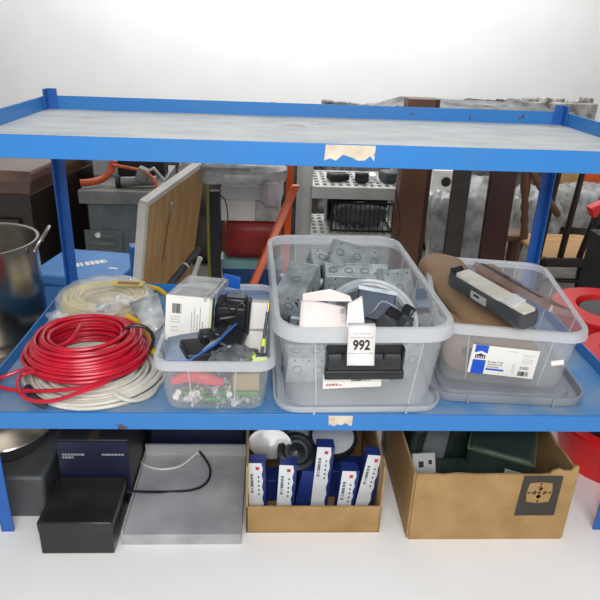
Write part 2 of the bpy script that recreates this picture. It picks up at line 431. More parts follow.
# ------------------------------------------------------------------ contents of right tote
def roll(a, c, r, label, hole=.3):
    a = V(a); c = V(c); d = (c-a); q = d.to_track_quat('Z', 'Y').to_matrix().to_4x4(); ln = d.length
    e = thing('paper_roll', label, 'paper roll', a, rot=q.to_euler(), group=None)
    b = MB(); b.lathe([(r*hole, .0), (r*.93, .0), (r, .006), (r*1.0, ln-.008), (r*.9, ln), (r*hole, ln), (r*hole, 0)], 36); b.build('paper', KRAFT, e)
    b = MB(); b.lathe([(r*hole*.98, .002), (r*hole*.98, ln-.002), (r*hole*.75, ln-.002), (r*hole*.75, .002), (r*hole*.98, .002)], 24); b.build('core', CORE, e)
    return e
roll((.345, .128, .084), (.385, .40, .088), .057, 'brown paper roll with its hollow end facing the front of the right tote', .22)
roll((.338, .21, .155), (.382, .455, .165), .040, 'brown paper roll sloping up behind the silver tool') if False else None
roll((.478, .145, .066), (.515, .385, .066), .043, 'low brown paper roll lying under the silver light bar', .25)
q_ = at(503, 294, y=.31); roll(q_, q_ + V((.0, .13, .0)), .036, 'short brown paper roll end showing at the back right of its tote', .12)
# big folded kraft roll on top, fat one spilling left
b = MB(); pa = V((.415, .09, .128)); pb = V((.352, .47, .172)); n = 16; rings = []
for i in range(n+1):
    t = i/n; c_ = pa.lerp(pb, t); rr = .058*(1 - .1*abs(t-.5)) * (1 if 0 < i < n else .8); 
    rings.append([c_ + V((rr*1.12*math.cos(2*PI*j/28)*(1+.03*math.sin(j*1.7+i)), 0, rr*.62*math.sin(2*PI*j/28)*(1+.03*math.sin(j+i*.7)))) for j in range(28)])
b.loft(rings); kb = b.build('paper_bundle', KRAFT); tag(kb, 'fat flattened brown kraft paper bundle on top of the rolls', 'paper')

# silver light bar / tool
p0 = at(456, 269, z=.24); p1 = at(532, 313, z=.228)
dv = (p1-p0); ang = math.atan2(dv.y, dv.x); ln = dv.length
TL = thing('light_bar', 'silver and dark grey slim tool lying across the right tote', 'tool', p0, rot=(R(8), math.asin((p0.z-p1.z)/ln), ang))
b = MB(); b.loft([rrect(ln, .046, .012, -.034, cx=ln/2), rrect(ln+.004, .052, .014, -.028, cx=ln/2), rrect(ln+.004, .052, .014, -.008, cx=ln/2), rrect(ln, .046, .012, -.002, cx=ln/2)]); b.build('housing', DKGREY, TL)
b = MB(); b.loft([rrect(ln*.62, .040, .006, -.003, cx=ln*.40), rrect(ln*.62, .038, .006, .004, cx=ln*.40)]); b.build('top_cover', CREAM, TL)
b = MB(); b.loft([rrect(ln*.24, .034, .005, -.003, cx=ln*.86), rrect(ln*.24, .032, .005, .003, cx=ln*.86)]); b.build('end_cover', CREAM, TL)
b = MB()
for k in range(6): b.cyl((ln*(.72+.025*k), -.022, .002), (ln*(.735+.025*k), .012, .010), .0028, n=8)
b.build('spring', CHROME, TL)
MB().box((ln*.46, -.0268, -.018), (.048, .002, .018)).build('side_label', GREYCARD, TL)
MB().box((ln*.44, -.0282, -.015), (.018, .001, .005)).build('side_mark', INK, TL)
b = MB(); b.cyl((.004, -.012, -.002), (.004, .012, -.002), .010, n=16); b.build('end_cap', BLACK, TL)
# clear package behind it
pk = thing('clear_package', 'flat clear brownish package standing behind the silver tool', 'package', at(470, 266, z=.232), rot=(R(-20), math.asin(.05), ang+R(-1)))
b = MB(); b.loft([rrect(.255, .075, .01, 0, cx=.13, cy=.035), rrect(.25, .07, .01, .014, cx=.13, cy=.035)]); b.build('blister', mat('brownish_film', '#a9908a', .2, c2='#86706a', scale=12, clear=.3), pk)
b = MB(); b.box((.045, .036, .015), (.08, .022, .002)); b.build('insert', BLACK, pk)
b = MB(); b.box((.135, .020, .015), (.14, .008, .002)); b.build('print', DKGREY, pk)

# ------------------------------------------------------------------ contents of middle tote
GROOVESHADE = mat('groove_shade_steel', '#858f94', .4, .45, c2='#737d82')  # darker steel: groove shade painted into the knockout rings
def jbox(w, h, d, label, M, nk=(3, 1), deep=True, lidded=False, group=None):
    """open galvanised electrical box: back in XZ plane at y=0, opening towards +Y"""
    e = thing('junction_box', label, 'electrical box', M.to_translation(), rot=M.to_euler(), group=group)
    b = MB(); t = .0018
    b.span((-w/2, 0, -h/2), (w/2, t, h/2))
    b.span((-w/2, 0, h/2-t), (w/2, d, h/2)); b.span((-w/2, 0, -h/2), (w/2, d, -h/2+t))
    b.span((-w/2, 0, -h/2), (-w/2+t, d, h/2)); b.span((w/2-t, 0, -h/2), (w/2, d, h/2))
    if lidded: b.span((-w/2-.002, d, -h/2-.002), (w/2+.002, d+t, h/2+.002))
    b.build('box_shell', GALV, e, bevel=.0025)
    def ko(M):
        b = MB(); b.lathe([(.0108, 0), (.0108, .0012), (.0085, .0014), (.0085, 0)], 20, M); b.build('knockout', GROOVESHADE, e)
    for i in range(nk[0]):
        x = -w/2 + w*(i+.5)/nk[0]
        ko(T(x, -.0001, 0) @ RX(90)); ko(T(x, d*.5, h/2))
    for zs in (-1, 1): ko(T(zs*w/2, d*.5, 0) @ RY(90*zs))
    for i in range(3):
        b = MB(); b.cyl((-w/2+w*(i+.5)/3, -.0008, h*.38), (-w/2+w*(i+.5)/3, .001, h*.38), .0022, n=10); b.build('screw_hole', MATTBLACK, e)
    return e
def frm(pt, rx, ry, rz): return T(*pt) @ RZ(rz) @ RX(rx) @ RY(ry)
jbox(.158, .070, .05, 'wide galvanised steel box facing front behind the tubing', frm(at(356, 288, y=.32), 18, 0, -2), nk=(4, 1), lidded=True)
jbox(.135, .075, .055, 'galvanised steel box tipped on top of the wide steel box', frm(at(357, 257, y=.38), -52, 24, 18), nk=(3, 1), lidded=True)
jbox(.11, .055, .05, 'galvanised steel box lying behind the tipped steel box', frm(at(332, 258, y=.43), -60, 18, 28), nk=(2, 1), lidded=True)
jbox(.070, .060, .115, 'galvanised steel box with round knockouts at the left wall of the big tote', frm(at(289, 306, y=.17), 20, 0, -22), nk=(1, 1), lidded=True)
jbox(.095, .095, .04, 'square galvanised box half hidden at the right behind clear tubing', frm(at(400, 288, y=.30), -30, 8, 35), nk=(1, 1))
# lower fill, seen through the clear walls
for i, (x, y, z, w, h, d, rx, ry, rz, lb) in enumerate((
    (-.02, .06, .070, .09, .06, .06, 0, 5, 10, 'galvanised box low behind the left half of the front wall'),
    (.10, .07, .060, .12, .05, .06, 0, -4, -6, 'galvanised box low behind the latch of the big tote'),
    (.20, .10, .075, .07, .09, .06, 0, 6, 20, 'galvanised box low behind the right end of the front wall'),
    (.00, .22, .070, .11, .08, .08, 0, 0, -12, 'galvanised box buried at the left middle of the big tote'),
    (.13, .30, .075, .16, .11, .12, 0, 0, 4, 'galvanised box buried under the wide steel box'),
    (.00, .42, .070, .11, .10, .10, 0, 0, 15, 'galvanised box buried at the back left of the big tote'),
    (.17, .46, .065, .10, .08, .06, 0, 0, -8, 'galvanised box buried at the back right of the big tote'))):
    jbox(w, h, d, lb, frm((x, y, z), rx, ry, rz), nk=(2, 1))
# black bracket items
bk = thing('mounting_bracket', 'black steel bracket between the papers and left galvanised box', 'bracket', at(303, 298, y=.20), rot=(R(25), R(-30), R(30)))
MB().span((-.030, -.02, 0), (.030, .02, .003)).build('plate', BLACK, bk, bevel=.001); MB().span((-.030, -.02, 0), (-.027, .02, .035)).build('flange', BLACK, bk, bevel=.001)
bk = thing('blue_grey_plate', 'dark blue grey plate inside the loop of clear tubing', 'plate', at(375, 305, y=.16), rot=(R(55), R(6), R(-10)))
MB().box((0, 0, 0), (.085, .07, .012)).build('panel', mat('blue_grey_panel', '#3c4a5c', .3, .4, c2='#2c3744', scale=10), bk, bevel=.003)
MB().box((0, .032, .007), (.086, .008, .003)).build('edge_strip', GALV, bk)
wr = MB(); c0 = at(385, 318, y=.10)
wr.tube([c0 + V((.035*math.cos(t/14*PI), .01*math.sin(t), .035*math.sin(t/14*PI))) for t in range(15)], .0018, 6)
tag(wr.build('wire_loop', GALV), 'thin bent steel wire loop right of the white papers', 'wire')
st = thing('metal_strap', 'short bright steel strap lying at the left back of the papers', 'strap', at(322, 296, y=.22), rot=(0, R(14), R(20)))
MB().box((0, 0, 0), (.10, .014, .003)).build('strap_body', GALV, st, bevel=.001)
MB().cyl((-.04, 0, 0), (-.04, 0, .004), .004).build('bolt', BRASS, st)
# dark hollow: black elbow and part pile
for X, Y, yy, lb in ((400, 312, .12, 'black angular fitting at the right of the tubing loop'), (310, 268, .40, 'dark blue fitting at the back left of the big tote'), (392, 322, .06, 'black fitting right behind the front rim')):
    o = MB().box((0, 0, 0), (.06, .05, .04)).box((.02, 0, .025), (.02, .03, .03)).build('plastic_fitting', DKGREY if yy != .12 else BLACK, None, bevel=.006); o.location = at(X, Y, y=yy) - V((0, 0, .02)); o.rotation_euler = (.2, .5, yy*7)
    tag(o, lb, 'fitting')
# clear tubing coil
tb = MB(); cc = at(371, 321, y=.125); TM = T(*cc) @ RX(33)
for k, (rr, dz) in enumerate(((.108, 0), (.098, .008), (.105, .013), (.101, -.007))):
    tb.tube([TM @ V((rr*math.cos(a*2*PI/48)*.92, rr*math.sin(a*2*PI/48)*.95, dz)) for a in range(48)], .0056, 8, closed=True)
tag(tb.build('tubing_coil', mat('clear_vinyl_tube', '#dfe4e8', .1, c2='#b9c2ca', scale=8, clear=.45)), 'coil of clear vinyl tubing lying on top of the big tote contents', 'tubing')
# papers
def sheet(name, label, corners, m, curl, rows_, big=None):
    """corners: bl, br, tr, tl in world; curl bulges towards the viewer"""
    bl, br, tr, tl = [V(c) for c in corners]; n = 10
    e = thing(name, label, 'paper', bl); nrm = (br-bl).cross(tl-bl).normalized()
    b = MB(); vs = []
    for j in range(n+1):
        for i in range(n+1):
            u_, v_ = i/n, j/n
            p = bl.lerp(br, u_).lerp(tl.lerp(tr, u_), v_) + nrm*curl*math.sin(u_*PI*1.3)*(.4+.6*v_) - bl
            vs.append(p)
    b.faces(vs, [(j*(n+1)+i, j*(n+1)+i+1, (j+1)*(n+1)+i+1, (j+1)*(n+1)+i) for j in range(n) for i in range(n)])
    b.build('page', m, e, solid=.0006)
    X_ = (br-bl).normalized(); Zn = nrm; Y_ = Zn.cross(X_)
    M = Matrix((X_, Y_, Zn)).transposed().to_4x4()
    return e, M
e, M = sheet('folded_leaflet', 'pinkish white folded leaflet standing behind the front rim of the big tote', (at(299, 329, y=.012), at(349, 330, y=.005), at(345, 306, y=.045), at(301, 300, y=.05)), PINKPAPER, .006, [])
b = MB(); b.prism([(0, 0), (.10, 0), (.095, .012), (.055, .026), (.0, .015)], .0005, M @ T(.006, .060, -.004)); b.build('flap', PINKPAPER, e, smooth=False)
lines('printed_line', [(.0, .04, 0), (.0, .03, -.004), (0, .036, -.008)], M @ T(.085, .014, .0072) @ RZ(90), e, GREYINK, .001)
e2, M2 = sheet('instruction_sheet', 'white creased sheet leaning right of the pinkish leaflet', (at(346, 330, y=.004), at(365, 330, y=.003), at(362, 296, y=.052), at(348, 303, y=.035)), PAPER, -.004, [])
text('lettering', '10', .012, M @ T(.086, .030, .0085) @ RZ(90), INK, e, sx=.9)
b = MB(); b.box((0, 0, .0004), (.003, .006, .0004), M @ T(.086, .052, .0085)); b.build('mark', INK, e)

# ------------------------------------------------------------------ contents of left tote
BP = thing('blister_pack', 'clear topped package with white barcode card and black adapter inside', 'package', at(187, 319, y=.12), rot=(R(-4), R(4), R(-2)))
# card front
MB().box((0, 0, 0), (.092, .003, .104)).build('card', CARD, BP, smooth=False)
LM = T(-.038, -.0018, -.040) @ FRONT
bars('barcode', .020, .022, LM @ T(.006, .052, 0), BP, n=10, m=DKGREY)
lines('printed_line', [(0, .05, 0), (0, .06, -.006), (0, .045, -.012), (0, .062, -.018), (0, .03, -.024)], LM @ T(.048, .008, 0) @ RZ(90), BP, GREYINK, .0016)
lines('printed_line', [(.004, .024, .044), (.004, .022, .038), (.004, .024, .032), (.004, .02, .02), (.004, .02, .012)], LM, BP, GREYINK, .0014)
MB().box((.049, .006, -.002), (.006, .014, .100)).build('card_edge', mat('pale_green_card', '#d5dcbc', .6), BP)
b = MB(); b.loft([[V((-.046, .002, .052)), V((.050, .002, .052)), V((.050, .002, .045)), V((-.046, .002, .045))], [V((-.020, .13, .058)), V((.075, .13, .058)), V((.075, .13, .04)), V((-.020, .13, .04))]])
b.box((.050, .065, .052), (.008, .14, .016), rot=(0, 0, R(-11)))
b.build('blister', mat('glossy_blister', '#d9dcda', .05, c2='#8e9290', scale=16, clear=.55, bump=.6, bscale=20), BP, bevel=.002)
MB().span((-.044, .004, -.05), (.048, .10, .040)).build('inner_box', DKGREY, BP, bevel=.003)
b = MB(); b.span((.056, .02, -.042), (.125, .10, .030)); b.box((.098, .06, .034), (.05, .04, .018)); b.box((.128, .05, .0), (.012, .05, .08)); b.build('adapter', BLACK, BP, bevel=.006)
b = MB(); b.tube([V((.066 + .008*k, .018 - .002*(k % 2), .030 + .012*math.sin(k*1.3))) for k in range(8)], .003, 6); b.box((.090, .018, .0), (.004, .003, .04)); b.build('trim_strip', BLACK, BP)
MB().box((.080, .135, .050), (.045, .008, .030), rot=(0, 0, R(-20))).build('hang_tab', mat('blue_tab', '#1f62c4', .35), BP, bevel=.003)
# plastic pouch with blue edge
PC = thing('plastic_pouch', 'flat clear pouch with blue edge leaning across the small tote', 'pouch')
c = [at(172, 362, y=.012), at(198, 340, y=.09), at(236, 322, y=.17), at(217, 336, y=.075), at(172, 345, y=.09)]
b = MB(); b.faces([at(165, 360, y=.01), at(187, 361, y=.01), at(215, 344, y=.05), at(238, 322, y=.14), at(180, 336, y=.13), at(168, 338, y=.11)], [(0, 1, 2, 3, 4, 5)])
b.build('pouch_sheet', mat('pouch_film', '#aebfd4', .2, c2='#8fa3bd', scale=10, clear=.25, bump=.4), PC, solid=.003)
MB().tube([at(160, 362, y=.008), at(187, 361.5, y=.008), at(215, 344.5, y=.048), at(238, 322, y=.14)], .0026, 8).build('blue_edge', mat('blue_edge', '#3566b8', .35), PC)
# white box
q = at(253, 320, y=.16)
WB = thing('small_carton', 'plain white carton leaning in the back right of the small tote', 'carton', q - V((0, 0, .01)), rot=(R(-14), 0, R(-4)))
MB().box((0, .02, .018), (.066, .04, .062)).build('upper_panel', PAPER, WB, bevel=.001)
MB().box((-.002, .018, -.040), (.066, .044, .05)).build('lower_panel', CARD, WB, bevel=.001)
MB().box((0, -.002, -.013), (.066, .003, .004), rot=(0, R(-4), 0)).build('tape_strip', GREYCARD, WB)
# black stuff pile
def lump(name, label, cat, c, s, m, rot=(0, 0, 0), bev=.006, extra=None):
    b = MB(); b.box((0, 0, 0), s)
    if extra: b.box(extra[0], extra[1])
    o = b.build(name, m, None, bevel=bev); o.location = c; o.rotation_euler = rot; return tag(o, label, cat)
lump('power_adapter', 'black power adapter lying under the blue edged pouch', 'adapter', at(200, 352, y=.055), (.075, .06, .035), BLACK, (.2, .1, .4), extra=((.02, .03, .01), (.03, .03, .04)))
lump('power_adapter', 'black power adapter behind the clear bag in the small tote', 'adapter', at(226, 342, y=.10), (.07, .07, .04), BLACK, (.1, .3, -.3), extra=((-.02, .0, .02), (.02, .05, .02)))
lump('camera_block', 'black block standing left of the white carton', 'adapter', at(228, 328, y=.155), (.045, .05, .09), BLACK, (.1, -.1, .2))
bg = MB(); c0 = at(235, 356, y=.035); n = 14
rings = []
for i in range(n):
    t = i/(n-1); rr = .042*math.sin(max(.12, min(1, t*1.0))*PI*.93 + .12)
    rings.append([c0 + V((rr*1.25*math.cos(a*2*PI/20)*(1+.12*math.sin(a*3+i)), rr*.8*math.sin(a*2*PI/20), -.028 + .052*t + .004*math.sin(a*2.1+i*2))) for a in range(20)])
bg.loft(rings); tag(bg.build('clear_bag', mat('grey_bag_film', '#7d8288', .2, c2='#5c6066', scale=20, clear=.25, bump=.8, bscale=30)), 'crumpled clear grey bag near the front of the small tote', 'bag')
mk = thing('marker_pen', 'slim marker with lime band leaning at the right wall of the small tote', 'pen', at(262, 352, y=.05), rot=(R(-28), R(8), 0))
MB().cyl((0, 0, -.03), (0, 0, .085), .0035, n=12).build('barrel', DKGREY, mk); MB().cyl((0, 0, .012), (0, 0, .028), .0052, n=12).build('band', LIME, mk); MB().cyl((0, 0, .085), (0, 0, .105), .0022, n=10).build('cap', BRASS, mk)
lb_ = thing('lime_clip', 'pale lime plastic clip on the bag at the front right of the small tote', 'clip', at(256, 360, y=.018), rot=(R(30), 0, R(8)))
MB().box((0, 0, 0), (.048, .012, .006)).build('clip_bar', mat('pale_lime', '#dbe3a4', .5), lb_, bevel=.002); MB().box((-.01, .01, .003), (.02, .012, .005)).build('clip_jaw', LIME, lb_, bevel=.002)
# red grip seen through front wall
gp = thing('hand_tool', 'coral red gripped hand tool against the front wall of the small tote', 'tool', at(197, 377, y=.018))
b = MB(); n = 16; b.tube([V((-.052 + .104*i/n, .004*math.sin(i*.4), -.010 + .012*math.cos((i/n-.5)*PI*1.1))) for i in range(n+1)], [.008 + .006*math.sin(i/n*PI) for i in range(n+1)], 14)
b.build('grip', PINKRED, gp)
MB().cyl((.054, 0, -.008), (.078, .03, -.035), .004, n=10).build('shaft', GALV, gp)
gp2 = thing('screwdriver', 'steel shafted screwdriver lying below the red gripped tool', 'tool', at(212, 392, y=.020), rot=(0, R(-50), 0))
MB().cyl((0, 0, 0), (.045, 0, 0), .0028, n=10).build('shaft', GALV, gp2); MB().cyl((-.03, 0, 0), (0, 0, 0), .007, .006, n=12).build('handle', DKGREY, gp2)
# green bits & yellowish bundle
for i, (X, Y, yy, w, rz, m, lb) in enumerate(((196, 392, .03, .055, .1, GREEN, 'green strip at the left of the tote of screws'), (238, 392, .025, .085, -.08, GREEN, 'long green strip at the right of the tote of screws'), (215, 398, .02, .05, .25, GREEN, 'short green strip in the middle of the screws'))):
    o = MB().box((0, 0, 0), (w, .014, .009)).build('green_strip', m, None, bevel=.002); o.location = at(X, Y, y=yy); o.rotation_euler = (.1, rz*.5, rz); tag(o, lb, 'strip')
lump('cardboard_packet', 'tan packet standing behind the front wall of the small tote', 'packet', at(246, 380, y=.028), (.055, .02, .04), mat('tan_packet', '#b09a6e', .6), (0, 0, .05), .002)
# screws and anchors at the bottom of the small tote: individual pieces
rnd = random.Random(11)
proto = thing('screw', 'loose steel screw in the bottom of the small clear tote', 'screw', (0, 0, 0), group='loose screws in the small tote')
MB().cyl((-.012, 0, 0), (.012, 0, 0), .0022, .0016, n=8).build('shank', GALV, proto); MB().cyl((.012, 0, 0), (.016, 0, 0), .0045, .005, n=10).build('head', GALV, proto)
for i in range(110):
    o = proto if i == 0 else copy_tree(proto)
    lay = i // 37
    o.location = (-.2145 + rnd.uniform(-.082, .082), rnd.uniform(.022, .05 + .05*(lay == 2)), .008 + .011*lay + rnd.uniform(0, .006))
    o.rotation_euler = (rnd.uniform(0, 6), rnd.uniform(-.7, .7), rnd.uniform(0, 6))
proto = tag(MB().cyl((0, 0, 0), (0, 0, .014), .0052, .0065, n=12).build('wall_anchor', PAPER), 'small white plastic anchor among the screws', 'anchor', 'white anchors among the screws')
for i in range(12):
    o = proto if i == 0 else copy_tree(proto)
    o.location = (-.30 + rnd.uniform(0, .06) + (i > 7)*.08, rnd.uniform(.022, .03), .006 + rnd.uniform(0, .032)); o.rotation_euler = (rnd.uniform(0, 2), rnd.uniform(0, 2), 0)
fillb = lump('parts_box', 'dark grey parts box filling the back of the small tote', 'box', (-.215, .22, .042), (.17, .20, .07), DKGREY, (0, 0, .05), .005)

# ------------------------------------------------------------------ cable coils
def smooth_path(pts, k=6):
    out = []; P = [pts[0]] + list(pts) + [pts[-1]]
    for i in range(1, len(P)-2):
        for j in range(k):
            t = j/k; a, b_, c_, d_ = P[i-1], P[i], P[i+1], P[i+2]
            out.append(.5*((2*b_) + (c_-a)*t + (2*a-5*b_+4*c_-d_)*t*t + (3*b_-a-3*c_+d_)*t**3))
    return out + [pts[-1]]
def coil(mb, cx, cy, z0, turns, r, seed, ox=1., oy=1.):
    rnd = random.Random(seed)
    for R0, dz in turns:
        ph = rnd.uniform(0, 6); a_, b_ = rnd.uniform(-.004, .004), rnd.uniform(-.004, .004); tl = rnd.uniform(-.004, .004)
        mb.tube([V((cx + a_ + ox*(R0 + .002*math.sin(3*t*2*PI/64+ph))*math.cos(t*2*PI/64), cy + b_ + oy*(R0 + .002*math.sin(2*t*2*PI/64+ph))*math.sin(t*2*PI/64),
                 z0 + dz + tl*math.sin(t*2*PI/64 + ph))) for t in range(64)], r, 8, closed=True)
WC = thing('cable_coil', 'coil of white cable lying flat under the red cable', 'cable')
b = MB(); tr = [(.085 + .0095*k, .006 + .0095*j) for j in range(2) for k in range(8)]
coil(b, -.492, .150, .0, tr, .0046, 3, 1.0, .98)
b.build('winding', WHITECABLE, WC)
MB().tube(smooth_path([at(115, 394, z=.03), at(128, 400, z=.022), at(142, 399, z=.012), at(153, 393, z=.008), at(158, 385, z=.006)]), .0045, 8).build('loose_end', WHITECABLE, WC)
b = MB(); b.tube(smooth_path([at(28, 388, z=.020) , at(32, 396, z=.024), at(39, 402, z=.020), at(46, 405, z=.012)]), .009, 8); b.build('tape_wrap', mat('dark_tape', '#28303a', .5), WC)
RC = thing('cable_coil', 'thick coil of shiny red cable with a black strap', 'cable')
b = MB(); turns = []
for j in range(6):
    for k in range(6):
        Rr = .084 + .0088*k + .002*(j % 2)
        if k > 3 and j > 3 or (k > 4 and j > 2): continue
        turns.append((Rr, .0085*j))
coil(b, -.520, .185, .034, turns, .0044, 9, 1.03, 1.0)
coil(b, -.520, .185, .086, [(.078, .0), (.094, .002), (.104, -.001), (.088, .006)], .0044, 19, 1.03, 1.)
b.build('winding', RED, RC)
for pp in ([at(36, 372, z=.05), at(24, 374, z=.045), at(18, 380, z=.042), at(20, 392, z=.04), at(30, 400, z=.032), at(52, 401, z=.038), at(75, 394, z=.052), at(100, 385, z=.055), at(112, 378, z=.055)],
           [at(60, 370, z=.06), at(30, 369, z=.045), at(8, 375, z=.035), at(-6, 383, z=.032), at(8, 389, z=.032), at(40, 391, z=.04), at(80, 388, z=.052), at(105, 380, z=.055)],
           [at(80, 325, z=.105), at(74, 336, z=.100), at(66, 343, z=.090), at(56, 347, z=.078)]):
    b = MB(); b.tube(smooth_path(pp), .0042, 8); b.build('loose_end', RED, RC)
b = MB(); n = 14
ca = at(137, 347, z=.075)
b.tube([V((-.520 + 1.03*(.11 + .036*math.cos(q*2*PI/n))*math.cos(.12), .185 + (.11 + .036*math.cos(q*2*PI/n))*math.sin(.12), .066 + .038*math.sin(q*2*PI/n))) for q in range(n)], .0045, 8, closed=True)
b.build('strap', BLACK, RC)
YC = thing('cable_coil', 'coil of pale yellow cable in a clear bag behind the red cable', 'cable')
b = MB(); tr = [(.062 + .009*k, .008 + .0092*j) for j in range(6) for k in range(6) if not (k < 1 and j > 4)]
coil(b, -.548, .478, .004, tr, .0046, 5, 1.02, .95)
b.build('winding', YELLOW, YC)
b = MB(); n = 30; rings = []
rr_ = random.Random(2); bumps = [rr_.uniform(-1, 1) for _ in range(400)]
for i, (r0, z0) in enumerate(((.02, .074), (.07, .080), (.105, .078), (.128, .062), (.133, .035), (.129, .006))):
    rings.append([V((-.548 + (r0*(1+.02*bumps[(i*31+a) % 400]))*math.cos(a*2*PI/n), .478 + r0*math.sin(a*2*PI/n)*.95, z0 + .003*bumps[(i*17+a) % 400])) for a in range(n)])
b.loft(rings, True, False); b.build('clear_bag', FILM, YC, solid=.0006)
# label on it with window
q = at(128, 283, z=.088)
b = MB(); b.box((0, 0, 0), (.085, .036, .001), T(*q) @ RZ(-4)); b.build('yellow_label', mat('yellow_label', '#cdb54a', .5), YC)
b = MB(); b.box((.002, -.002, .001), (.058, .018, .001), T(*q) @ RZ(-4)); b.build('label_print', mat('brown_label_print', '#6a4a38', .5, c2='#8d3b2a', scale=60), YC)
# crumpled small bags in front of the yellow coil
for i, (X, Y, z, s, lb) in enumerate(((104, 309, .085, .030, 'crumpled clear bag of fittings on the yellow cable coil'), (60, 316, .03, .028, 'small clear bag of white parts left of the yellow coil'), (122, 300, .08, .026, 'small clear bag of white fittings right on the yellow coil'))):
    b = MB(); c0 = at(X, Y, z=z); rr2 = random.Random(i); n = 14; rings = []
    for k in range(7):
        t = (k+.6)/7.2*PI; rings.append([c0 + V((s*1.3*math.sin(t)*math.cos(a*2*PI/n)*(1+rr2.uniform(-.2, .2)), s*math.sin(t)*math.sin(a*2*PI/n)*(1+rr2.uniform(-.2, .2)), -s*.6*math.cos(t))) for a in range(n)])
    b.loft(rings); o = b.build('parts_bag', FILM, None, smooth=False); tag(o, lb, 'bag')
    e = MB(); 
    for k in range(4): e.cyl(c0 + V((rr2.uniform(-.02, .02), rr2.uniform(-.012, .012), rr2.uniform(-.01, .008))), c0 + V((rr2.uniform(-.02, .02), rr2.uniform(-.012, .012), rr2.uniform(-.008, .012))), .005, n=8)
    e.build('fitting', PAPER if i else GALV, o)
for pp, rr0, lb in (([at(126, 316, z=.06), at(138, 322, z=.05), at(146, 333, z=.04), at(150, 343, z=.03), at(154, 352, z=.03)], .007, 'bright yellow cable between the red coil strap and the small tote'),
                    ([at(146, 286, y=.60), at(158, 289, y=.58), at(166, 295, y=.55)], .007, 'bright yellow cable end behind the printed bag near the rear rail'),
                    ([at(108, 316, z=.045), at(122, 322, z=.042), at(136, 334, z=.03)], .0055, 'bright yellow cable just behind the red coil')):
    b = MB(); b.tube(smooth_path(pp), rr0, 8); tag(b.build('yellow_cable', BRIGHTYEL), lb, 'cable')
bp = [at(129, 304, y=.34), at(158, 293, y=.36), at(166, 322, y=.25), at(151, 337, y=.22)]
b = MB(); b.faces(bp, [(0, 1, 2, 3)]); SL = b.build('zip_bag', mat('printed_bag_film', '#dfe3e5', .12, c2='#a2a7ab', scale=30, clear=.2, bump=1.), None, solid=.006)
tag(SL, 'flat grey white printed bag leaning between yellow cable and small tote', 'bag')

# ------------------------------------------------------------------ pots left of the rack
def pot(name, label, c, r, z0, z1, base_z=None, handle_ang=(20,)):
    e = thing(name, label, 'pot', (c[0], c[1], z0)); h = z1-z0
    b = MB(); b.lathe([(.001, 0), (r*.97, 0), (r, .006), (r, h-.003), (r+.006, h), (r+.006, h+.003), (r-.002, h+.002), (r-.003, h-.003), (r-.004, .008), (r*.96, .004), (.001, .004)], 56); b.build('body', STEEL, e)
    for a in handle_ang:
        M = RZ(a) @ T(r, 0, h-.016) @ RY(-28)
        b = MB(); b.tube([V((0, -.048, -.004)), V((.020, -.046, .008)), V((.046, -.030, .020)), V((.056, 0, .026)), V((.046, .030, .020)), V((.020, .046, .008)), V((0, .048, -.004))], .0048, 10, M=M); b.build('handle', STEEL, e)
        b = MB()
        for s in (-1, 1): b.ball((.002, s*.048, -.004), .006, M, 10)
        b.build('rivet', STEEL, e)
    return e
pot('stock_pot', 'tall stainless stock pot with a loop handle, upper of the pots left of the rack', (-.878, .50), .150, -.055, .200, handle_ang=(8, 188))
pot('stock_pot', 'wide stainless pot with a rivet, beneath the tall stock pot', (-.872, .47), .168, FL, -.055-.003, handle_ang=())
o = bpy.data.objects['stock_pot.001']
MB().lathe([(.001, 0), (.165, 0), (.172, -.003), (.172, -.008), (.001, -.008)], 48, T(0, 0, -.055-FL)).build('lid', STEEL, o)
b = MB(); q = at(21, 359, y=.33) - V((-.872, .47, FL)); b.ball(q, .010, n=12); b.build('rivet', STEEL, o)

# ------------------------------------------------------------------ lower level
GB = thing('grey_case', 'smooth dark grey case on the platform behind the left front post', 'case', (-.77, .26, FL))
MB().span((-.19, -.215, 0), (.165, .03, .115)).build('case_body', GREYDEEP, GB, bevel=.008)
MB().box((.02, -.216, .07), (.06, .004, .02)).build('latch', BLACK, GB)
PN = thing('frying_pan', 'round stainless pan resting on the dark grey case', 'pan', (-.730, .172, FL+.1155))
b = MB(); b.lathe([(.001, 0), (.080, 0), (.110, .050), (.118, .056), (.116, .059), (.105, .052), (.078, .005), (.001, .005)], 48); b.build('body', STEEL, PN)
MB().tube([V((-.118, -.02, .045)), V((-.16, -.04, .055)), V((-.2, -.05, .055))], .007, 8).build('handle', STEEL, PN)
# dark boxes
NB = thing('navy_box', 'dark navy shipping box with faint print, under the left of the middle shelf', 'box', (-.502, .22, FL))
MB().span((-.080, -.13, 0), (.080, .20, .185)).build('carton', mat('black_box_card', '#232226', .45, c2='#2c2a2d', scale=8), NB, bevel=.002)
MB().span((-.0795, -.1325, .02), (.0795, -.1302, .181)).build('front_panel', NAVY, NB)
lines('printed_line', [(-.07, -.02, .146), (.02, .07, .146), (-.07, -.045, .138)], T(0, -.1326, 0) @ FRONT, NB, GREYINK, .005)
MB().span((-.012, -.13, .1852), (.012, .20, .1856)).build('tape', mat('brown_tape', '#4a4138', .3), NB)
BB = thing('black_box', 'low shiny black box in front of the navy shipping box', 'box', (-.500, .01, FL))
MB().span((-.085, -.075, 0), (.070, .072, .085)).build('carton', mat('glossy_black_card', '#1b1a1a', .22, c2='#2b2927', scale=7, bump=.3), BB, bevel=.003)
MB().span((-.086, -.076, .060), (.071, .073, .087)).build('lid', mat('glossy_black_lid', '#1f1d1c', .2, c2='#302d2a', scale=7, bump=.3), BB, bevel=.003)
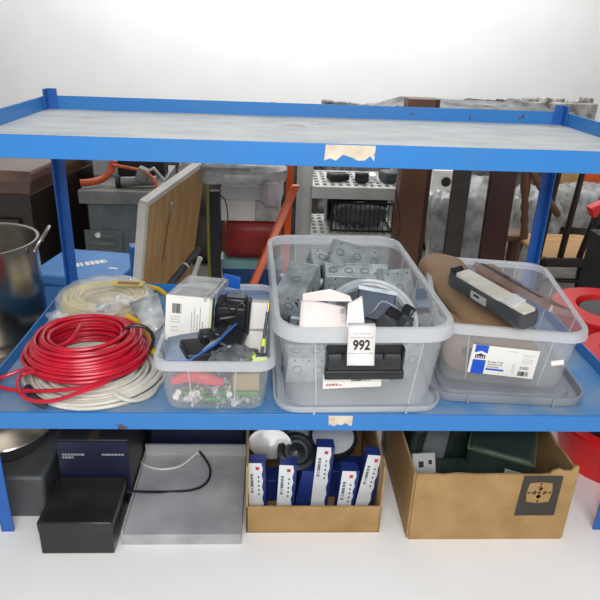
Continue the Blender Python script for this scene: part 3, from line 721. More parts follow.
# grey open carton w/ cables
GC = thing('flat_carton', 'light grey flat carton holding loose cables', 'carton', (-.285, .06, FL))
MB().span((-.132, -.10, 0), (.128, .185, .028)).build('carton_body', GREYCARD, GC, bevel=.002)
b = MB(); b.span((-.132, .180, .0), (.128, .186, .060)); b.span((-.134, -.10, 0), (-.131, .185, .04)); b.build('carton_wall', LIGHTPANEL if False else GREYCARD, GC)
NV = lump('navy_case', 'navy blue case behind the light grey flat carton', 'case', (-.285, .345, FL+.07), (.25, .16, .14), NAVY, (0, 0, 0), .006)
NVt = MB().box((0, 0, 0), (.25, .16, .003)).build('film_wrap', FILM, NV); NVt.location = (0, 0, .072)
zc_ = FL+.032
bc = thing('charging_cable', 'black cable with white tipped plug on the light grey carton', 'cable')
pts = [at(188, 441, z=zc_+.015), at(200, 452, z=zc_+.008), at(210, 468, z=zc_), at(207, 482, z=zc_), at(192, 490, z=zc_), at(160, 492, z=zc_), at(128, 491, z=zc_+.06)]
def smooth_path(pts, k=6):
    out = []; P = [pts[0]] + list(pts) + [pts[-1]]
    for i in range(1, len(P)-2):
        for j in range(k):
            t = j/k; a, b_, c_, d_ = P[i-1], P[i], P[i+1], P[i+2]
            out.append(.5*((2*b_) + (c_-a)*t + (2*a-5*b_+4*c_-d_)*t*t + (3*b_-a-3*c_+d_)*t**3))
    return out + [pts[-1]]
MB().tube(smooth_path(pts), .0032, 8).build('cord', BLACK, bc)
MB().cyl(at(188, 441, z=zc_+.015), at(178, 437, z=zc_+.020), .008, n=12).build('plug', BLACK, bc)
MB().cyl(at(180, 438.5, z=zc_+.019), at(174, 436.5, z=zc_+.022), .007, n=12).build('plug_tip', PAPER, bc)
wcb = MB(); wcb.tube(smooth_path([at(136, 456, z=zc_+.012), at(143, 464, z=zc_), at(160, 469, z=zc_), at(180, 466, z=zc_), at(196, 454, z=zc_+.004), at(208, 446, z=zc_+.018), at(216, 446, z=zc_+.018)]), .003, 8)
tag(wcb.build('charging_lead', WHITECABLE), 'thin white cord looped over the light grey carton', 'cord')
# open carton with bulb boxes
OC = thing('open_carton', 'brown open carton holding small blue and white boxes', 'carton', (0, 0, FL))
b = MB(); x0, x1, y0, y1 = -.148, .158, -.005, .30
b.span((x0, y0, 0), (x1, y1, .004)); b.span((x0, y0, 0), (x0+.004, y1, .185)); b.span((x1-.004, y0, 0), (x1, y1, .185)); b.span((x0, y1-.004, 0), (x1, y1, .185)); b.span((x0, y0, 0), (x1, y0+.004, .075))
b.build('carton_wall', BROWNCARD, OC, smooth=False)
bxp = None
spots = [(258, 463, .030, 2, 'leftmost'), (285, 465, .030, -2, 'second from left'), (321, 447, .055, -3, 'tallest one'), (346, 471, .030, -4, 'second from right'), (365, 455, .040, -8, 'rightmost')]
for i, (X, Y, yy, ry, nm) in enumerate(spots):
    q = at(X, Y, y=yy); hgt = q.z - (FL+.005)
    e = thing('bulb_box', 'blue box with white scalloped side in the open carton, %s' % nm, 'box', (q.x, yy, FL+.0048), rot=(0, R(-ry), R(-3 + 2*i)), group='bulb boxes in the open carton')
    MB().span((-.0175, 0, 0), (.022, .032, hgt)).build('carton', CARTONBLUE, e, bevel=.001)
    b = MB(); w_ = .034; vs = [(-.018, 0), (.014, 0)]
    k = 10
    pr_ = [(-.018, 0.0)] + [(.013 + (.003 if j % 2 else 0), hgt*j/k) for j in range(k+1)] + [(-.018, hgt)]
    b.prism(pr_, .0008, T(0, -.0004, 0) @ FRONT); b.build('white_side', LIGHTPANEL, e, smooth=False)
    bars('lettering', .055, .0065, T(-.0125, -.0010, hgt-.030) @ FRONT @ RZ(-90), e, m=DKGREY, n=13)
    b = MB(); 
    for j in range(5): b.box((.006, -.0015, hgt-.038-j*.012), (.003, .0006, .005))
    b.build('print_dot', INK, e); MB().box((.004, -.0015, hgt-.014), (.008, .0006, .008)).build('red_mark', REDINK, e)
lump('blue_carton', 'blue carton lying between the white sided bulb boxes', 'box', at(303, 490, y=.075), (.035, .04, .14), CARTONBLUE, (0, .15, .1), .001)
lump('blue_carton', 'blue carton at the back right of the open carton', 'box', at(345, 470, y=.14)-V((0, 0, .03)), (.12, .06, .10), CARTONBLUE, (0, 0, 0), .001)
lump('blue_carton', 'blue carton behind the two left bulb boxes', 'box', at(270, 482, y=.12)-V((0, 0, .02)), (.09, .05, .09), CARTONBLUE, (0, 0, .1), .001)
def reflector(c, r, label, rot, black=True, dome=True):
    e = thing('reflector_lamp', label, 'lamp bulb', c, rot=rot)
    b = MB(); b.lathe([(.001, -r*1.1), (r*.35, -r*1.05), (r*.55, -r*.8), (r*.95, -.1*r), (r, 0), (r*.9, .06*r), (.001, .16*r)], 32); b.build('reflector', CHROME, e)
    if black: MB().lathe([(r*1.02, -.012), (r*1.06, 0), (r*1.02, .008), (r*.9, .005)], 32).build('rim', BLACK, e)
    return e
reflector(at(333, 437, y=.14), .056, 'chrome reflector lamp with black rim at the back of the open carton', (R(20), 0, 0))
reflector(at(270, 444, y=.09), .050, 'bright chrome reflector lamp at the left back of the open carton', (R(100), R(25), 0), black=False)
reflector(at(298, 436, y=.17), .035, 'small chrome lamp behind the round black lamp', (R(160), R(-20), 0), black=False)
e = thing('black_lamp', 'round black lamp housing leaning in the open carton', 'lamp', at(296, 452, y=.08), rot=(R(35), R(12), 0))
MB().lathe([(.001, -.05), (.030, -.05), (.038, -.03), (.045, 0), (.045, .01), (.036, .014), (.030, .008), (.012, .008), (.001, .012)], 32).build('housing', BLACK, e); MB().lathe([(.020, .009), (.024, .013), (.028, .009)], 24).build('ring', DKGREY, e)
# big cardboard box
CB = thing('cardboard_box', 'large open brown cardboard box with black printed symbol, torn top edge', 'box', (0, 0, FL))
x0, x1, y0, y1 = .222, .578, -.022, .33; hz = .185
rn = random.Random(4)
def jag_wall(p, q, h, n, amp, th=.005, pts=None):
    """upright wall from p to q (xy), ragged top"""
    p = V((*p, 0)); q = V((*q, 0)); d = (q-p); L_ = d.length; d.normalize()
    out = [(0, 0)]; top = pts or [(L_*i/n, h + rn.uniform(-amp, amp)) for i in range(n+1)]
    poly = [(0, 0), (L_, 0)] + [(a, z) for a, z in top[::-1]]
    nrm = V((d.y, -d.x, 0)); M = Matrix((d, V((0, 0, 1)), nrm)).transposed().to_4x4(); M.translation = p
    return poly, M, th
b = MB()
for (p, q, h, am) in (((x0, y1), (x0, y0), hz+.0, .002), ((x1, y0), (x1, y1), hz, .004), ((x1, y1), (x0, y1), hz, .001)):
    poly, M, th = jag_wall(p, q, h, 14, am); b.prism(poly, th, M)
Lx = x1-x0
top = [(0, hz-.002), (.03, hz), (.06, hz-.003), (.09, hz+.001), (.13, hz-.002), (.2, hz-.001), (.27, hz-.003), (.295, hz), (.30, hz+.008), (.315, hz+.013), (.325, hz+.008), (.34, hz+.008), (.35, hz+.022), (Lx, hz+.02)]
poly, M, th = jag_wall((x0, y0), (x1, y0), hz, 14, .002, pts=top); b.prism(poly, th, M)
b.span((x0, y0, 0), (x1, y1, .004))
b.build('carton_wall', BROWNCARD, CB, smooth=False)
# symbol
q = at(540, 490, y=y0-.006); SX = q.x-.0; Mx = T(SX, y0-.0052, 0) @ FRONT
b = MB(); b.prism([(-.046, hz-.115), (.046, hz-.115), (.046, hz-.004), (-.042, hz-.004)], .0005, Mx); b.build('printed_panel', mat('dark_print', '#37322c', .7), CB, smooth=False)
b = MB()
cx_, cz_ = .0, hz-.050
for k in range(4):
    a = R(45+90*k); 
    def rp(x, y): return (cx_ + x*math.cos(a) - y*math.sin(a), cz_ + x*math.sin(a) + y*math.cos(a))
    b.prism([rp(.003, -.012), rp(.020, -.015), rp(.020, -.021), rp(.036, .0), rp(.020, .021), rp(.020, .015), rp(.003, .012)], .0004, Mx @ T(0, 0, .0005))
b.build('arrow_symbol', BROWNCARD, CB, smooth=False)
# contents
def pack(name, label, cat, M, s, m, bev=.012):
    e = thing(name, label, cat, M.to_translation(), rot=M.to_euler())
    MB().box((0, 0, 0), s).build('wrapped_body', m, e, bevel=bev); return e
e = pack('green_case', 'dark green patterned case at the right in the cardboard box', 'case', frm((.465, .125, FL+.102), 4, 2, -24), (.15, .16, .17), GREENDARK)
b = MB(); b.span((-.076, -.081, .076), (.076, .081, .079)); b.build('seam', mat('olive_seam', '#4c5f3c', .6), e)
MB().box((.04, -.0815, .035), (.05, .002, .03)).build('grey_sticker', GREYCARD, e)
e = pack('green_case', 'dark green case leaning in the middle of the cardboard box', 'case', frm((.368, .22, FL+.112), 6, 12, 14), (.10, .13, .18), GREENDARK)
e = pack('grey_packet', 'grey wrapped packet in the middle of the cardboard box', 'packet', frm((.300, .13, FL+.12), -12, 8, -8), (.055, .03, .16), GREYWRAP, .006)
e = pack('green_case', 'small dark green packet at the left wall of the cardboard box', 'packet', frm((.252, .22, FL+.10), 0, 6, 8), (.045, .18, .18), GREENDARK)
e = pack('grey_packet', 'small grey label packet at the front left of the cardboard box', 'packet', frm((.262, .06, FL+.132), -25, 0, 6), (.055, .012, .07), GREYCARD, .002)
MB().box((-.008, -.0062, .010), (.012, .0008, .014)).box((.014, -.0062, .014), (.008, .0008, .010)).build('print', INK, e)
e = pack('filler_pack', 'dark packet at the bottom front of the cardboard box', 'packet', frm((.36, .055, FL+.07), 0, 0, 2), (.15, .11, .12), GREENDARK)

# red tubs at the right
def tub(label, c, r, z0, z1, fill=True, taper=.8, cat='tub', ring=.02):
    e = thing('red_tub', label, cat, (c[0], c[1], z0)); h = z1-z0
    b = MB(); b.lathe([(.001, 0), (r*taper, 0), (r*.985, h-.012), (r+ring*.4, h-.01), (r+ring*.4, h), (r-ring, h+.003), (r-ring-.002, h-.006), (r*.95-ring, h-.03), (r*taper*.9, .006), (.001, .006)], 48); b.build('shell', BIGRED, e)
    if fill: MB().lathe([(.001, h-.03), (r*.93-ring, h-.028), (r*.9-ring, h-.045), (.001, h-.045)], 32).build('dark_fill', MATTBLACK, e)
    return e
tub('wide red tub with dark inside standing on the platform right of the rack', (.845, .27), .165, FL, -.185)
tub('red tub stacked on the wide red tub right of the middle shelf', (.885, .30), .140, -.181, -.015, ring=.028)
e = tub('tall red tub with grey disc, behind the stacked red tubs', (.975, .66), .150, FL, -.035, fill=False, ring=.05)
MB().lathe([(.001, .0), (.085, .0), (.085, -.01), (.001, -.01)], 32, T(0, 0, .275)).build('grey_disc', GREYDEEP, e)
tub('low red bowl on the platform beside the right front post', (.805, -.02), .095, FL, FL+.05, taper=.7)
e = thing('black_speaker', 'tall black cabinet at the right edge behind the red tubs', 'cabinet', (at(590, 250, y=.90).x+.22, 1.0, FL)); MB().span((-.10, -.1, 0), (.15, .15, .40)).build('cabinet_body', MATTBLACK, e, bevel=.005); MB().cyl((0.02, -.101, .3), (0.02, -.106, .3), .06, n=32).build('grille', BLACK, e)

# ------------------------------------------------------------------ behind the rack
# dark cabinet left
q = at(30, 172, y=1.36); zt = q.z
DC = thing('wooden_cabinet', 'dark wooden cabinet with moulded walnut top behind the left of the rack', 'cabinet', (q.x, 1.36, LOW), rz=R(-6))
hh = zt-LOW
MB().span((-1.0, .03, 0), (-.03, .80, hh-.10)).build('carcass', DARKWOOD, DC, bevel=.004)
b = MB(); rings = []
for o_, z in ((-.03, -.10), (-.022, -.085), (-.022, -.07), (-.004, -.045), (.0, -.03), (.0, -.018), (-.004, -.006), (-.006, 0)):
    rings.append([V((-1.03-o_, -.0-o_, hh+z)), V((o_, -o_, hh+z)), V((o_, .83+o_, hh+z)), V((-1.03-o_, .83+o_, hh+z))])
b.loft(rings); b.build('moulded_top', WALNUT, DC)
for xx in (-.93, -.48):
    d_ = MB().span((xx, .012, .15), (xx+.40, .03, hh-.20)).build('door', DARKWOOD, DC, bevel=.004); MB().span((xx+.06, .006, .22), (xx+.34, .014, hh-.27)).build('door_panel', WALNUT if False else DARKWOOD, d_, bevel=.006)
# grey machine
q0 = at(80, 195, y=1.62); q1 = at(152, 195, y=1.62); zt = q0.z + .02
GM = thing('machine_cabinet', 'grey green steel machine cabinet with louvres behind the left post', 'machine', ((q0.x+q1.x)/2, 1.62, LOW)); w = q1.x-q0.x; hh = zt-LOW
MB().span((-w/2+.02, .02, 0), (w/2-.02, .55, hh-.06)).build('cabinet_body', MACHINE, GM, bevel=.006)
MB().span((-w/2-.01, 0, hh-.06), (w/2+.02, .6, hh)).build('table_top', MACHTOP, GM, bevel=.004)
q = at(104, 243, y=1.63); lx = q.x-GM.location.x; lz = q.z-LOW
pn = MB().span((lx-.085, .010, lz-.10), (lx+.085, .022, lz+.06)).build('louvre_panel', MACHINE, GM, bevel=.003)
b = MB()
for k in range(4): b.box((lx, .008, lz+.03-k*.035), (.11, .012, .012), rot=(R(35), 0, 0))
b.build('louvre', MACHTOP, pn)
MB().span((w*.27, .014, .1), (w*.47, .022, hh-.1)).build('side_door', mat('pale_enamel', '#8f9894', .5), GM, bevel=.003)
MB().cyl((-w*.3, .015, hh-.2), (-w*.3, -.01, hh-.2), .012).build('knob', CHROME, GM)
# things on machine
q = at(104, 176, y=1.9); o = lump('grey_motor_box', 'light grey box standing on the machine cabinet', 'box', (q.x, 1.98, zt+.06), (.12, .12, .12), GREYCARD, (0, 0, .1), .004)
b = MB(); b.tube(smooth_path([at(80, 183, y=1.66), at(92, 182, y=1.68), at(104, 178, y=1.72), at(111, 170, y=1.74), at(114, 160, y=1.74)]), .016, 10)
tag(b.build('orange_hose', HOSE), 'thick orange hose curving over the machine cabinet', 'hose')
b = MB(); b.tube(smooth_path([at(112, 165, y=1.72), at(130, 168, y=1.70), at(145, 172, y=1.68), at(154, 180, y=1.66), at(158, 192, y=1.64)]), .007, 8)
tag(b.build('power_cable', HOSE), 'thin orange cord beside the clamp on the machine cabinet', 'cord')
CL = thing('clamp_tool', 'grey cast iron clamp lying on the machine cabinet', 'tool', at(143, 179, y=1.70))
b = MB(); b.cyl((-.10, 0, -.015), (.06, .02, -.01), .022, n=16); b.box((.0, 0, .02), (.05, .05, .06), rot=(0, .4, 0)); b.build('clamp_body', MACHTOP, CL, bevel=.003); MB().cyl((-.118, 0, -.015), (-.10, 0, -.015), .028, n=20).build('clamp_knob', BLACK, CL); MB().tube([V((.0, 0, .02)), V((.05, 0, .05)), V((.09, .02, -.01))], .008, 8).build('clamp_arm', GALV, CL)
q = at(132, 168, y=1.95); lump('black_bin', 'dark bin of clutter at the back of the machine cabinet', 'bin', (q.x+.05, 1.98, zt+.08), (.22, .14, .16), MATTBLACK, (0, 0, 0), .008)
# wood panel with white edge
P = [at(139.5, 290, y=.74), at(192, 268, y=1.08), at(206, 161, y=1.08), at(146, 204, y=.74)]
nrm = (P[1]-P[0]).cross(P[3]-P[0]).normalized()
WP = thing('framed_board', 'tan wooden board with white edge and hanging wire leaning behind the rack', 'panel', (P[0].x, P[0].y, FL))
org = V((P[0].x, P[0].y, FL))
def ext(a, b_, z): t = (z-a.z)/(b_.z-a.z); return a + (b_-a)*t
B0 = ext(P[3], P[0], FL+.002); B1 = ext(P[2], P[1], FL+.002)
QQ = [B0-org, B1-org, P[2]-org, P[3]-org]
b = MB(); b.loft([[p for p in QQ], [p - nrm*.014 for p in QQ]]); b.build('board', PLY, WP, smooth=False)
b = MB()
def bar(b, a, c, hw, n_, s0, s1):
    d = (c-a).normalized(); sd = d.cross(n_).normalized()*hw
    b.loft([[a - sd + n_*s0, a + sd + n_*s0, a + sd + n_*s1, a - sd + n_*s1], [c - sd + n_*s0, c + sd + n_*s0, c + sd + n_*s1, c - sd + n_*s1]])
bar(b, QQ[0], QQ[3], .008, nrm, -.022, .006); bar(b, QQ[3], QQ[2], .008, nrm, -.022, .006)
b.build('edge_trim', CREAM, WP, smooth=False)
hk = (QQ[3].lerp(QQ[2], .38)); dn = (QQ[0]-QQ[3]).normalized()
b = MB(); h0 = hk + dn*.055 + nrm*.006; b.ball(h0, .007, n=10); b.cyl(h0, h0 + dn*.03, .003, n=8); b.build('hook', GALV, WP)
MB().tube([h0 + dn*.03, h0 + dn*.08 + V((-.004, -.003, 0)), h0 + dn*.20 + V((-.01, -.008, 0))], .0014, 6).build('wire', DKGREY, WP)
# blue case on the platform
BC = thing('blue_case', 'light blue plastic case with blurred white lettering behind the left rear post', 'case', (-.715, .93, FL), rz=R(-10))
zt = at(80, 262, y=.95).z - FL
MB().span((-.155, -.13, 0), (.14, .14, zt-.035)).build('case_body', BLUECASE, BC, bevel=.01); MB().span((-.16, -.135, zt-.033), (.145, .145, zt)).build('case_lid', BLUECASE, BC, bevel=.01)
bars('lettering', .15, .035, T(-.06, -.055, zt+.0003) @ RZ(38), BC, m=CARD, n=9)
MB().box((.09, -.02, zt+.0006), (.03, .012, .0008)).build('white_mark', CARD, BC)
TR = thing('clear_tray', 'small clear plastic tray between blue case and wooden panel', 'tray', (-.52, 1.10, FL)); zt = at(118, 256, y=1.05).z-FL
MB().loft([rrect(.13, .15, .02, 0), rrect(.17, .2, .03, zt), rrect(.164, .194, .03, zt), rrect(.125, .145, .02, .003)], True, True).build('tray_body', CLEAR, TR)
q = at(136, 266, y=.80); lump('blue_post', 'short blue block beside the wooden panel', 'block', (q.x-.006, .83, (at(134, 248, y=.80).z+FL)/2), (.035, .05, at(134, 248, y=.80).z-FL), BLUEPOST, (0, 0, .3), .003)
# pipes
def pipe(a, c, r, label, m, tip=None, name='metal_pipe'):
    a = V(a); c = V(c); 
    e = thing(name, label, 'pipe', a); MB().cyl((0, 0, 0), c-a, r, n=16).build('tube', m, e)
    if tip: MB().cyl((c-a)*.97, (c-a)*1.0 , r*1.08, n=16).build('end_cap', tip, e)
    if not tip: MB().cyl((c-a)*.55, (c-a)*.58, r*1.06, n=16).build('band', CREAM, e)
pipe(at(166, 290, y=.76), at(199, 249, y=.95), .012, 'dark steel pipe leaning below the wooden panel', DKGREY)
pipe(at(188, 292, y=.78), at(200, 258, y=.9), .009, 'white tipped rod beside the dark steel pipe', SHELFWHITE, PAPER)
# black pole + yellow green rod
q = at(214, 290, y=.84); q2 = at(214, 192, y=.84)
BPz = thing('black_stand', 'black square upright stand with a thin cable behind the small tote', 'stand', (q2.x, .86, FL)); MB().span((-.016, -.012, 0), (.016, .014, q2.z-FL)).build('upright', MATTBLACK, BPz, bevel=.002)
MB().span((-.08, -.06, 0), (.08, .06, .015)).build('foot', MATTBLACK, BPz, bevel=.003)
MB().tube(smooth_path([V((.01, -.014, q2.z-FL-.005)), V((.035, -.016, q2.z-FL-.03)), V((.042, -.016, q2.z-FL-.10)), V((.03, -.016, q2.z-FL-.18))]), .002, 6).build('cable', BLACK, BPz)
q2 = at(206.5, 185, y=.93); o = MB().span((-.005, -.006, 0), (.004, .006, q2.z-FL)).build('yellow_rod', mat('olive_yellow', '#8a8f2a', .5), None, bevel=.002); o.location = (q2.x, .96, FL); tag(o, 'thin yellow green rod beside the wooden panel', 'rod')
# stack behind small tote: blue bin, red bag, white carton, wrapped dome
yS = 1.08
def zat(Y, X=250, y=None): return at(X, Y, y=(y or yS)).z
xl = at(221, 230, y=yS).x; xr = at(283, 230, y=yS).x
e = thing('plastic_bin', 'blue and teal plastic bin at the bottom of the stack behind the small tote', 'bin', ((xl+xr)/2, yS+.11, FL)); w = xr-xl
MB().loft([rrect(w*.9, .2, .02, 0), rrect(w, .22, .02, zat(264)-FL-.02)], True, True).build('bin_body', mat('deep_blue_bin', '#1f4a7c', .4), e); MB().loft([rrect(w+.01, .23, .02, zat(264)-FL-.018), rrect(w+.01, .23, .02, zat(260)-FL)], True, True).build('bin_lid', mat('teal_bin_lid', '#7aa6a8', .4), e)
def crump(name, label, cat, c, s, m, seed, n=22, amp=.06, pw=.6):
    rr = random.Random(seed); b = MB(); rings = []; off = [rr.uniform(0, 6) for _ in range(6)]
    for k in range(n//2+1):
        t = (k+.35)/(n//2+.7)*PI; ring = []
        for a in range(n):
            f = a*2*PI/n; sx_ = math.copysign(abs(math.cos(f))**pw, math.cos(f)); sy_ = math.copysign(abs(math.sin(f))**pw, math.sin(f)); sr = abs(math.sin(t))**pw; sz_ = -math.copysign(abs(math.cos(t))**pw, math.cos(t))
            j = 1 + amp*(math.sin(3*f+off[0]+t*2)+math.sin(7*f+off[1]-t*5)*.6 + math.sin(5*t+off[2]+f*2)*.6) + rr.uniform(-amp, amp)*.5
            ring.append(V(c) + V((s[0]*sr*sx_*j, s[1]*sr*sy_*j, s[2]*sz_*j)))
        rings.append(ring)
    b.loft(rings); o = b.build(name, m, None); return tag(o, label, cat)
zb = zat(260); z2 = zat(222)
crump('red_bag', 'dull red wrapped bundle stacked on the blue bin', 'bundle', ((xl+xr)/2+.002, yS+.11, (zb+z2)/2), (w*.5, .11, (z2-zb)/2*1.02), BAGRED, 3, amp=.03, pw=.35)
e = thing('white_carton', 'white and grey boxed appliance on the red bundle behind the small tote', 'box', ((xl+xr)/2, yS+.11, z2)); hc = zat(188)-z2
MB().span((-w/2, -.10, 0), (w*.05, .10, hc*.62)).build('carton_body', CARD, e, bevel=.003); MB().span((w*.05, -.10, 0), (w*.46, .10, hc*.6)).build('printed_side', mat('grey_print_card', '#8d8a8c', .5, c2='#c9c6c4', scale=14), e, bevel=.003); MB().span((-w/2, -.102, hc*.62), (w*.46, .10, hc)).build('carton_lid', LIGHTPANEL, e, bevel=.003)
crump('wrapped_bundle', 'crinkled clear plastic wrap bundle on top of the white carton', 'bundle', at(235, 172, y=1.13)+V((0, .02, .01)), (.19, .13, .045), CRINKLE, 8, amp=.05)
crump('plastic_wrap', 'white plastic wrap hanging at the right side of the white carton', 'wrap', at(272, 195, y=1.02)+V((0, .10, 0)), (.04, .09, .06), mat('white_wrap', '#dcdcde', .3, c2='#b7b7bb', scale=10, clear=.1, bump=.6), 9)
# orange ladder
OL = thing('step_ladder', 'orange step ladder rails standing behind the big tote', 'ladder', (0, 0, FL))
def rail(X0, Y0, X1, Y1, ya, yb, wd):
    a = at(X0, Y0, y=ya); c = at(X1, Y1, y=yb); b0 = ext(a, c, FL+.002); 
    b = MB(); o = V((0, 0, FL)); d = (a-b0).normalized(); sx_ = V((wd/2, 0, 0)); sy_ = V((0, .014, 0))
    b.loft([[p-o - sx_ - sy_, p-o + sx_ - sy_, p-o + sx_ + sy_, p-o - sx_ + sy_] for p in (b0, a)]); return b.build('rail', ORANGE, OL, bevel=.004)
rail(296, 185, 268, 250, .86, .80, .026); rail(291, 160, 287, 235, .955, .955, .022)
b = MB(); a = at(290, 200, y=.955); c = at(284, 213, y=.84); b.cyl(a-V((0, 0, FL)), c-V((0, 0, FL)), .006, n=8); b.build('brace', GALV, OL)
# white shelf unit
yU = 1.75; q0 = at(303, 200, y=yU); q1 = at(400, 200, y=yU)
US = thing('plastic_shelf_unit', 'off white plastic shelving unit behind the big tote', 'shelving', (q0.x, yU, LOW)); wU = q1.x-q0.x+.03
ztp = at(350, 98, y=yU).z
for px_ in (0, wU):
    for py_ in (0, .35):
        MB().cyl((px_+.015, py_+.03, 0), (px_+.015, py_+.03, at(303, 150, y=yU).z-LOW), .030, n=18).build('post', SHELFWHITE, US)
for Y in (192, 240):
    z_ = at(356, Y, y=yU).z-LOW
    b = MB(); b.span((.04, .0, z_-.035), (wU, .02, z_+.02)); b.span((.04, .36, z_-.035), (wU, .38, z_+.02))
    for k in range(12): b.span((.04 + k*(wU-.04)/12, .02, z_), (.04 + k*(wU-.04)/12+.018, .36, z_+.018))
    for k in range(6): b.span((.04, .03+k*.06, z_+.0), (wU, .05+k*.06, z_+.016))
    b.build('slatted_shelf', SHELFWHITE, US, smooth=False)
b = MB(); z_ = at(356, 192, y=yU).z-LOW; z1_ = at(356, 240, y=yU).z-LOW
b.span((.13, .28, z1_+.02), (.15, .30, z_)); b.build('rear_bar', SHELFWHITE, US)
# radio/grill on the lower shelf
q = at(362, 226, y=yU+.06); zL = z1_ + LOW + .021
RG = thing('wire_basket', 'black wire basket with grey parts on the lower white shelf', 'basket', (q.x, yU+.17, zL)); hb = at(362, 203, y=yU+.08).z - zL
b = MB(); w_ = .30; d_ = .20
for z in (.004, hb):
    b.tube([V((-w_/2, -d_/2, z)), V((w_/2, -d_/2, z)), V((w_/2, d_/2, z)), V((-w_/2, d_/2, z))], .006, 6, closed=True)
for x in (-w_/2, w_/2):
    for y in (-d_/2, d_/2): b.cyl((x, y, 0), (x, y, hb), .006, n=8)
b.build('frame', BLACK, RG)
b = MB()
for k in range(1, 13): b.cyl((-w_/2+w_*k/13, -d_/2, .004), (-w_/2+w_*k/13, -d_/2, hb), .0022, n=6)
b.build('wire', BLACK, RG)
crump('grey_parts', 'tangle of grey parts lying inside the black wire basket', 'parts', (q.x, yU+.175, zL+hb*.42), (.13, .07, hb*.33), GREYWRAP, 5, amp=.1)
lump('dark_backing_box', 'black box standing behind the wire basket', 'box', (q.x, yU+.315, zL+hb*.48), (.30, .03, hb*.94), MATTBLACK, (0, 0, 0), .004)
zU2 = at(356, 192, y=yU).z + .021
for X, yy, m, s, lb in ((338, .10, MATTBLACK, (.10, .07, .035), 'black flat object at the left on the upper white shelf'), (362, .06, BLACK, (.06, .05, .05), 'small black tool in the middle of the upper white shelf'), (388, .10, DKGREY, (.06, .10, .05), 'dark grey handle at the right on the upper white shelf')):
    q = at(X, 175, y=yU+yy+.05); lump('shelf_item', lb, 'tool', (q.x, yU+yy+.05, zU2+s[2]/2), s, m, (0, 0, .3), .01)
q = at(373, 172, y=yU+.15); e = reflector(V((q.x, yU+.15, zU2+.024)), .022, 'small chrome ball fitting on the upper white shelf', (R(40), 0, 0), black=False)
# brown column
yC = 1.50; qa = at(399, 200, y=yC); qb = at(418, 200, y=yC)
WPo = thing('wooden_column', 'square brown wooden column right of the white shelving', 'column', (qa.x, yC, LOW), rz=R(0)); zt = at(415, 99, y=yC).z
MB().span((0, 0, 0), (qb.x-qa.x+.028, .10, zt-LOW)).build('column_face', BROWNWOOD, WPo, bevel=.003); MB().span((-.01, -.01, 0), (qb.x-qa.x+.038, .11, .12)).build('plinth', BROWNWOOD, WPo, bevel=.003)
MB().span((qb.x-qa.x+.028, .012, 0), (qb.x-qa.x+.05, .10, zt-LOW)).build('side_board', REDWOOD, WPo, bevel=.003)
# thin black cable beside column
b = MB(); b.tube(smooth_path([at(396, 190, y=1.46), at(398, 205, y=1.45), at(400, 222, y=1.45), at(398, 236, y=1.46), at(392, 250, y=1.48)]), .003, 6); tag(b.build('thin_cable', BLACK), 'thin black cable hanging beside the brown column', 'cable')
# shelf right of column
yW = 2.6; q0 = at(432, 196, y=yW); q1 = at(520, 196, y=yW)
SB = thing('shelf_bench', 'pale grey bench board behind the brown column', 'bench', (q0.x, yW, LOW)); z_ = q0.z-LOW
MB().span((0, 0, z_-.05), (q1.x-q0.x, .35, z_)).build('board', SHELFWHITE, SB, bevel=.003)
for x in (.02, q1.x-q0.x-.05): MB().span((x, .02, 0), (x+.04, .06, z_-.05)).build('leg', SHELFWHITE, SB)
lump('black_dial_box', 'white panel box with a black dial on the pale bench', 'box', (q0.x+.10, yW+.15, LOW+z_+.07), (.16, .12, .14), CARD, (0, 0, 0), .004)
MB().cyl((0, -.061, 0), (0, -.068, 0), .03, n=20).build('dial', BLACK, bpy.data.objects['black_dial_box'])
def leanpost(X0, Y0, X1, Y1, y0_, y1_, w, label, m, name='table_leg', d=.03, m2=None, ztop=None):
    a = at(X0, Y0, y=y0_); c = at(X1, Y1, y=y1_); bt = ext(a, c, LOW+.002)
    e = thing(name, label, 'table leg' if name == 'table_leg' else 'post', (bt.x, bt.y, LOW)); o = V((bt.x, bt.y, LOW)); sx_ = V((w/2, 0, 0)); sy_ = V((0, d/2, 0))
    b = MB(); b.loft([[p-o-sx_-sy_, p-o+sx_-sy_, p-o+sx_+sy_, p-o-sx_+sy_] for p in (bt, a)]); b.build('shaft', m, e, bevel=.004)
    p = bt-o; MB().box(p+V((0, 0, .012)), (w*1.1, d*1.2, .02)).build('foot', BLACK, e)
leanpost(464, 160, 452, 250, 1.5, 1.5, .075, 'dark grey leaning post between brown column and reddish post', mat('dark_taupe', '#4b4843', .5, c2='#3b3834', scale=8), 'leaning_post')
leanpost(507, 150, 492, 250, 1.35, 1.35, .105, 'thick reddish brown leaning post behind the right tote', REDWOOD, 'leaning_post')
# wrapped bundles
crump('wrapped_bundle', 'grey plastic wrapped bundle seen between the leaning posts', 'bundle', at(482, 225, y=2.2), (.15, .14, .26), CRINKLE, 21, amp=.06)
crump('wrapped_bundle', 'silvery plastic wrapped bundle left of the turned chair post', 'bundle', at(530, 226, y=2.85), (.16, .14, .26), CRINKLE, 22, amp=.06)
crump('wrapped_bundle', 'low plastic wrapped bundle between brown column and dark post', 'bundle', at(440, 222, y=2.1), (.07, .08, .16), CRINKLE, 23, amp=.06)
crump('wrapped_bundle', 'white wrapped bundle behind the chair spindles', 'bundle', at(585, 205, y=2.95), (.30, .15, .14), CRINKLE, 24, amp=.06)
lump('tan_board', 'tan board standing far behind the chair', 'board', at(566, 182, y=3.12), (.22, .04, .30), PLY, (0, 0, .1), .003)
lump('orange_case', 'orange case far behind the chair at the right edge', 'case', at(592, 180, y=3.15), (.18, .05, .12), ORANGE, (0, 0, 0), .01)
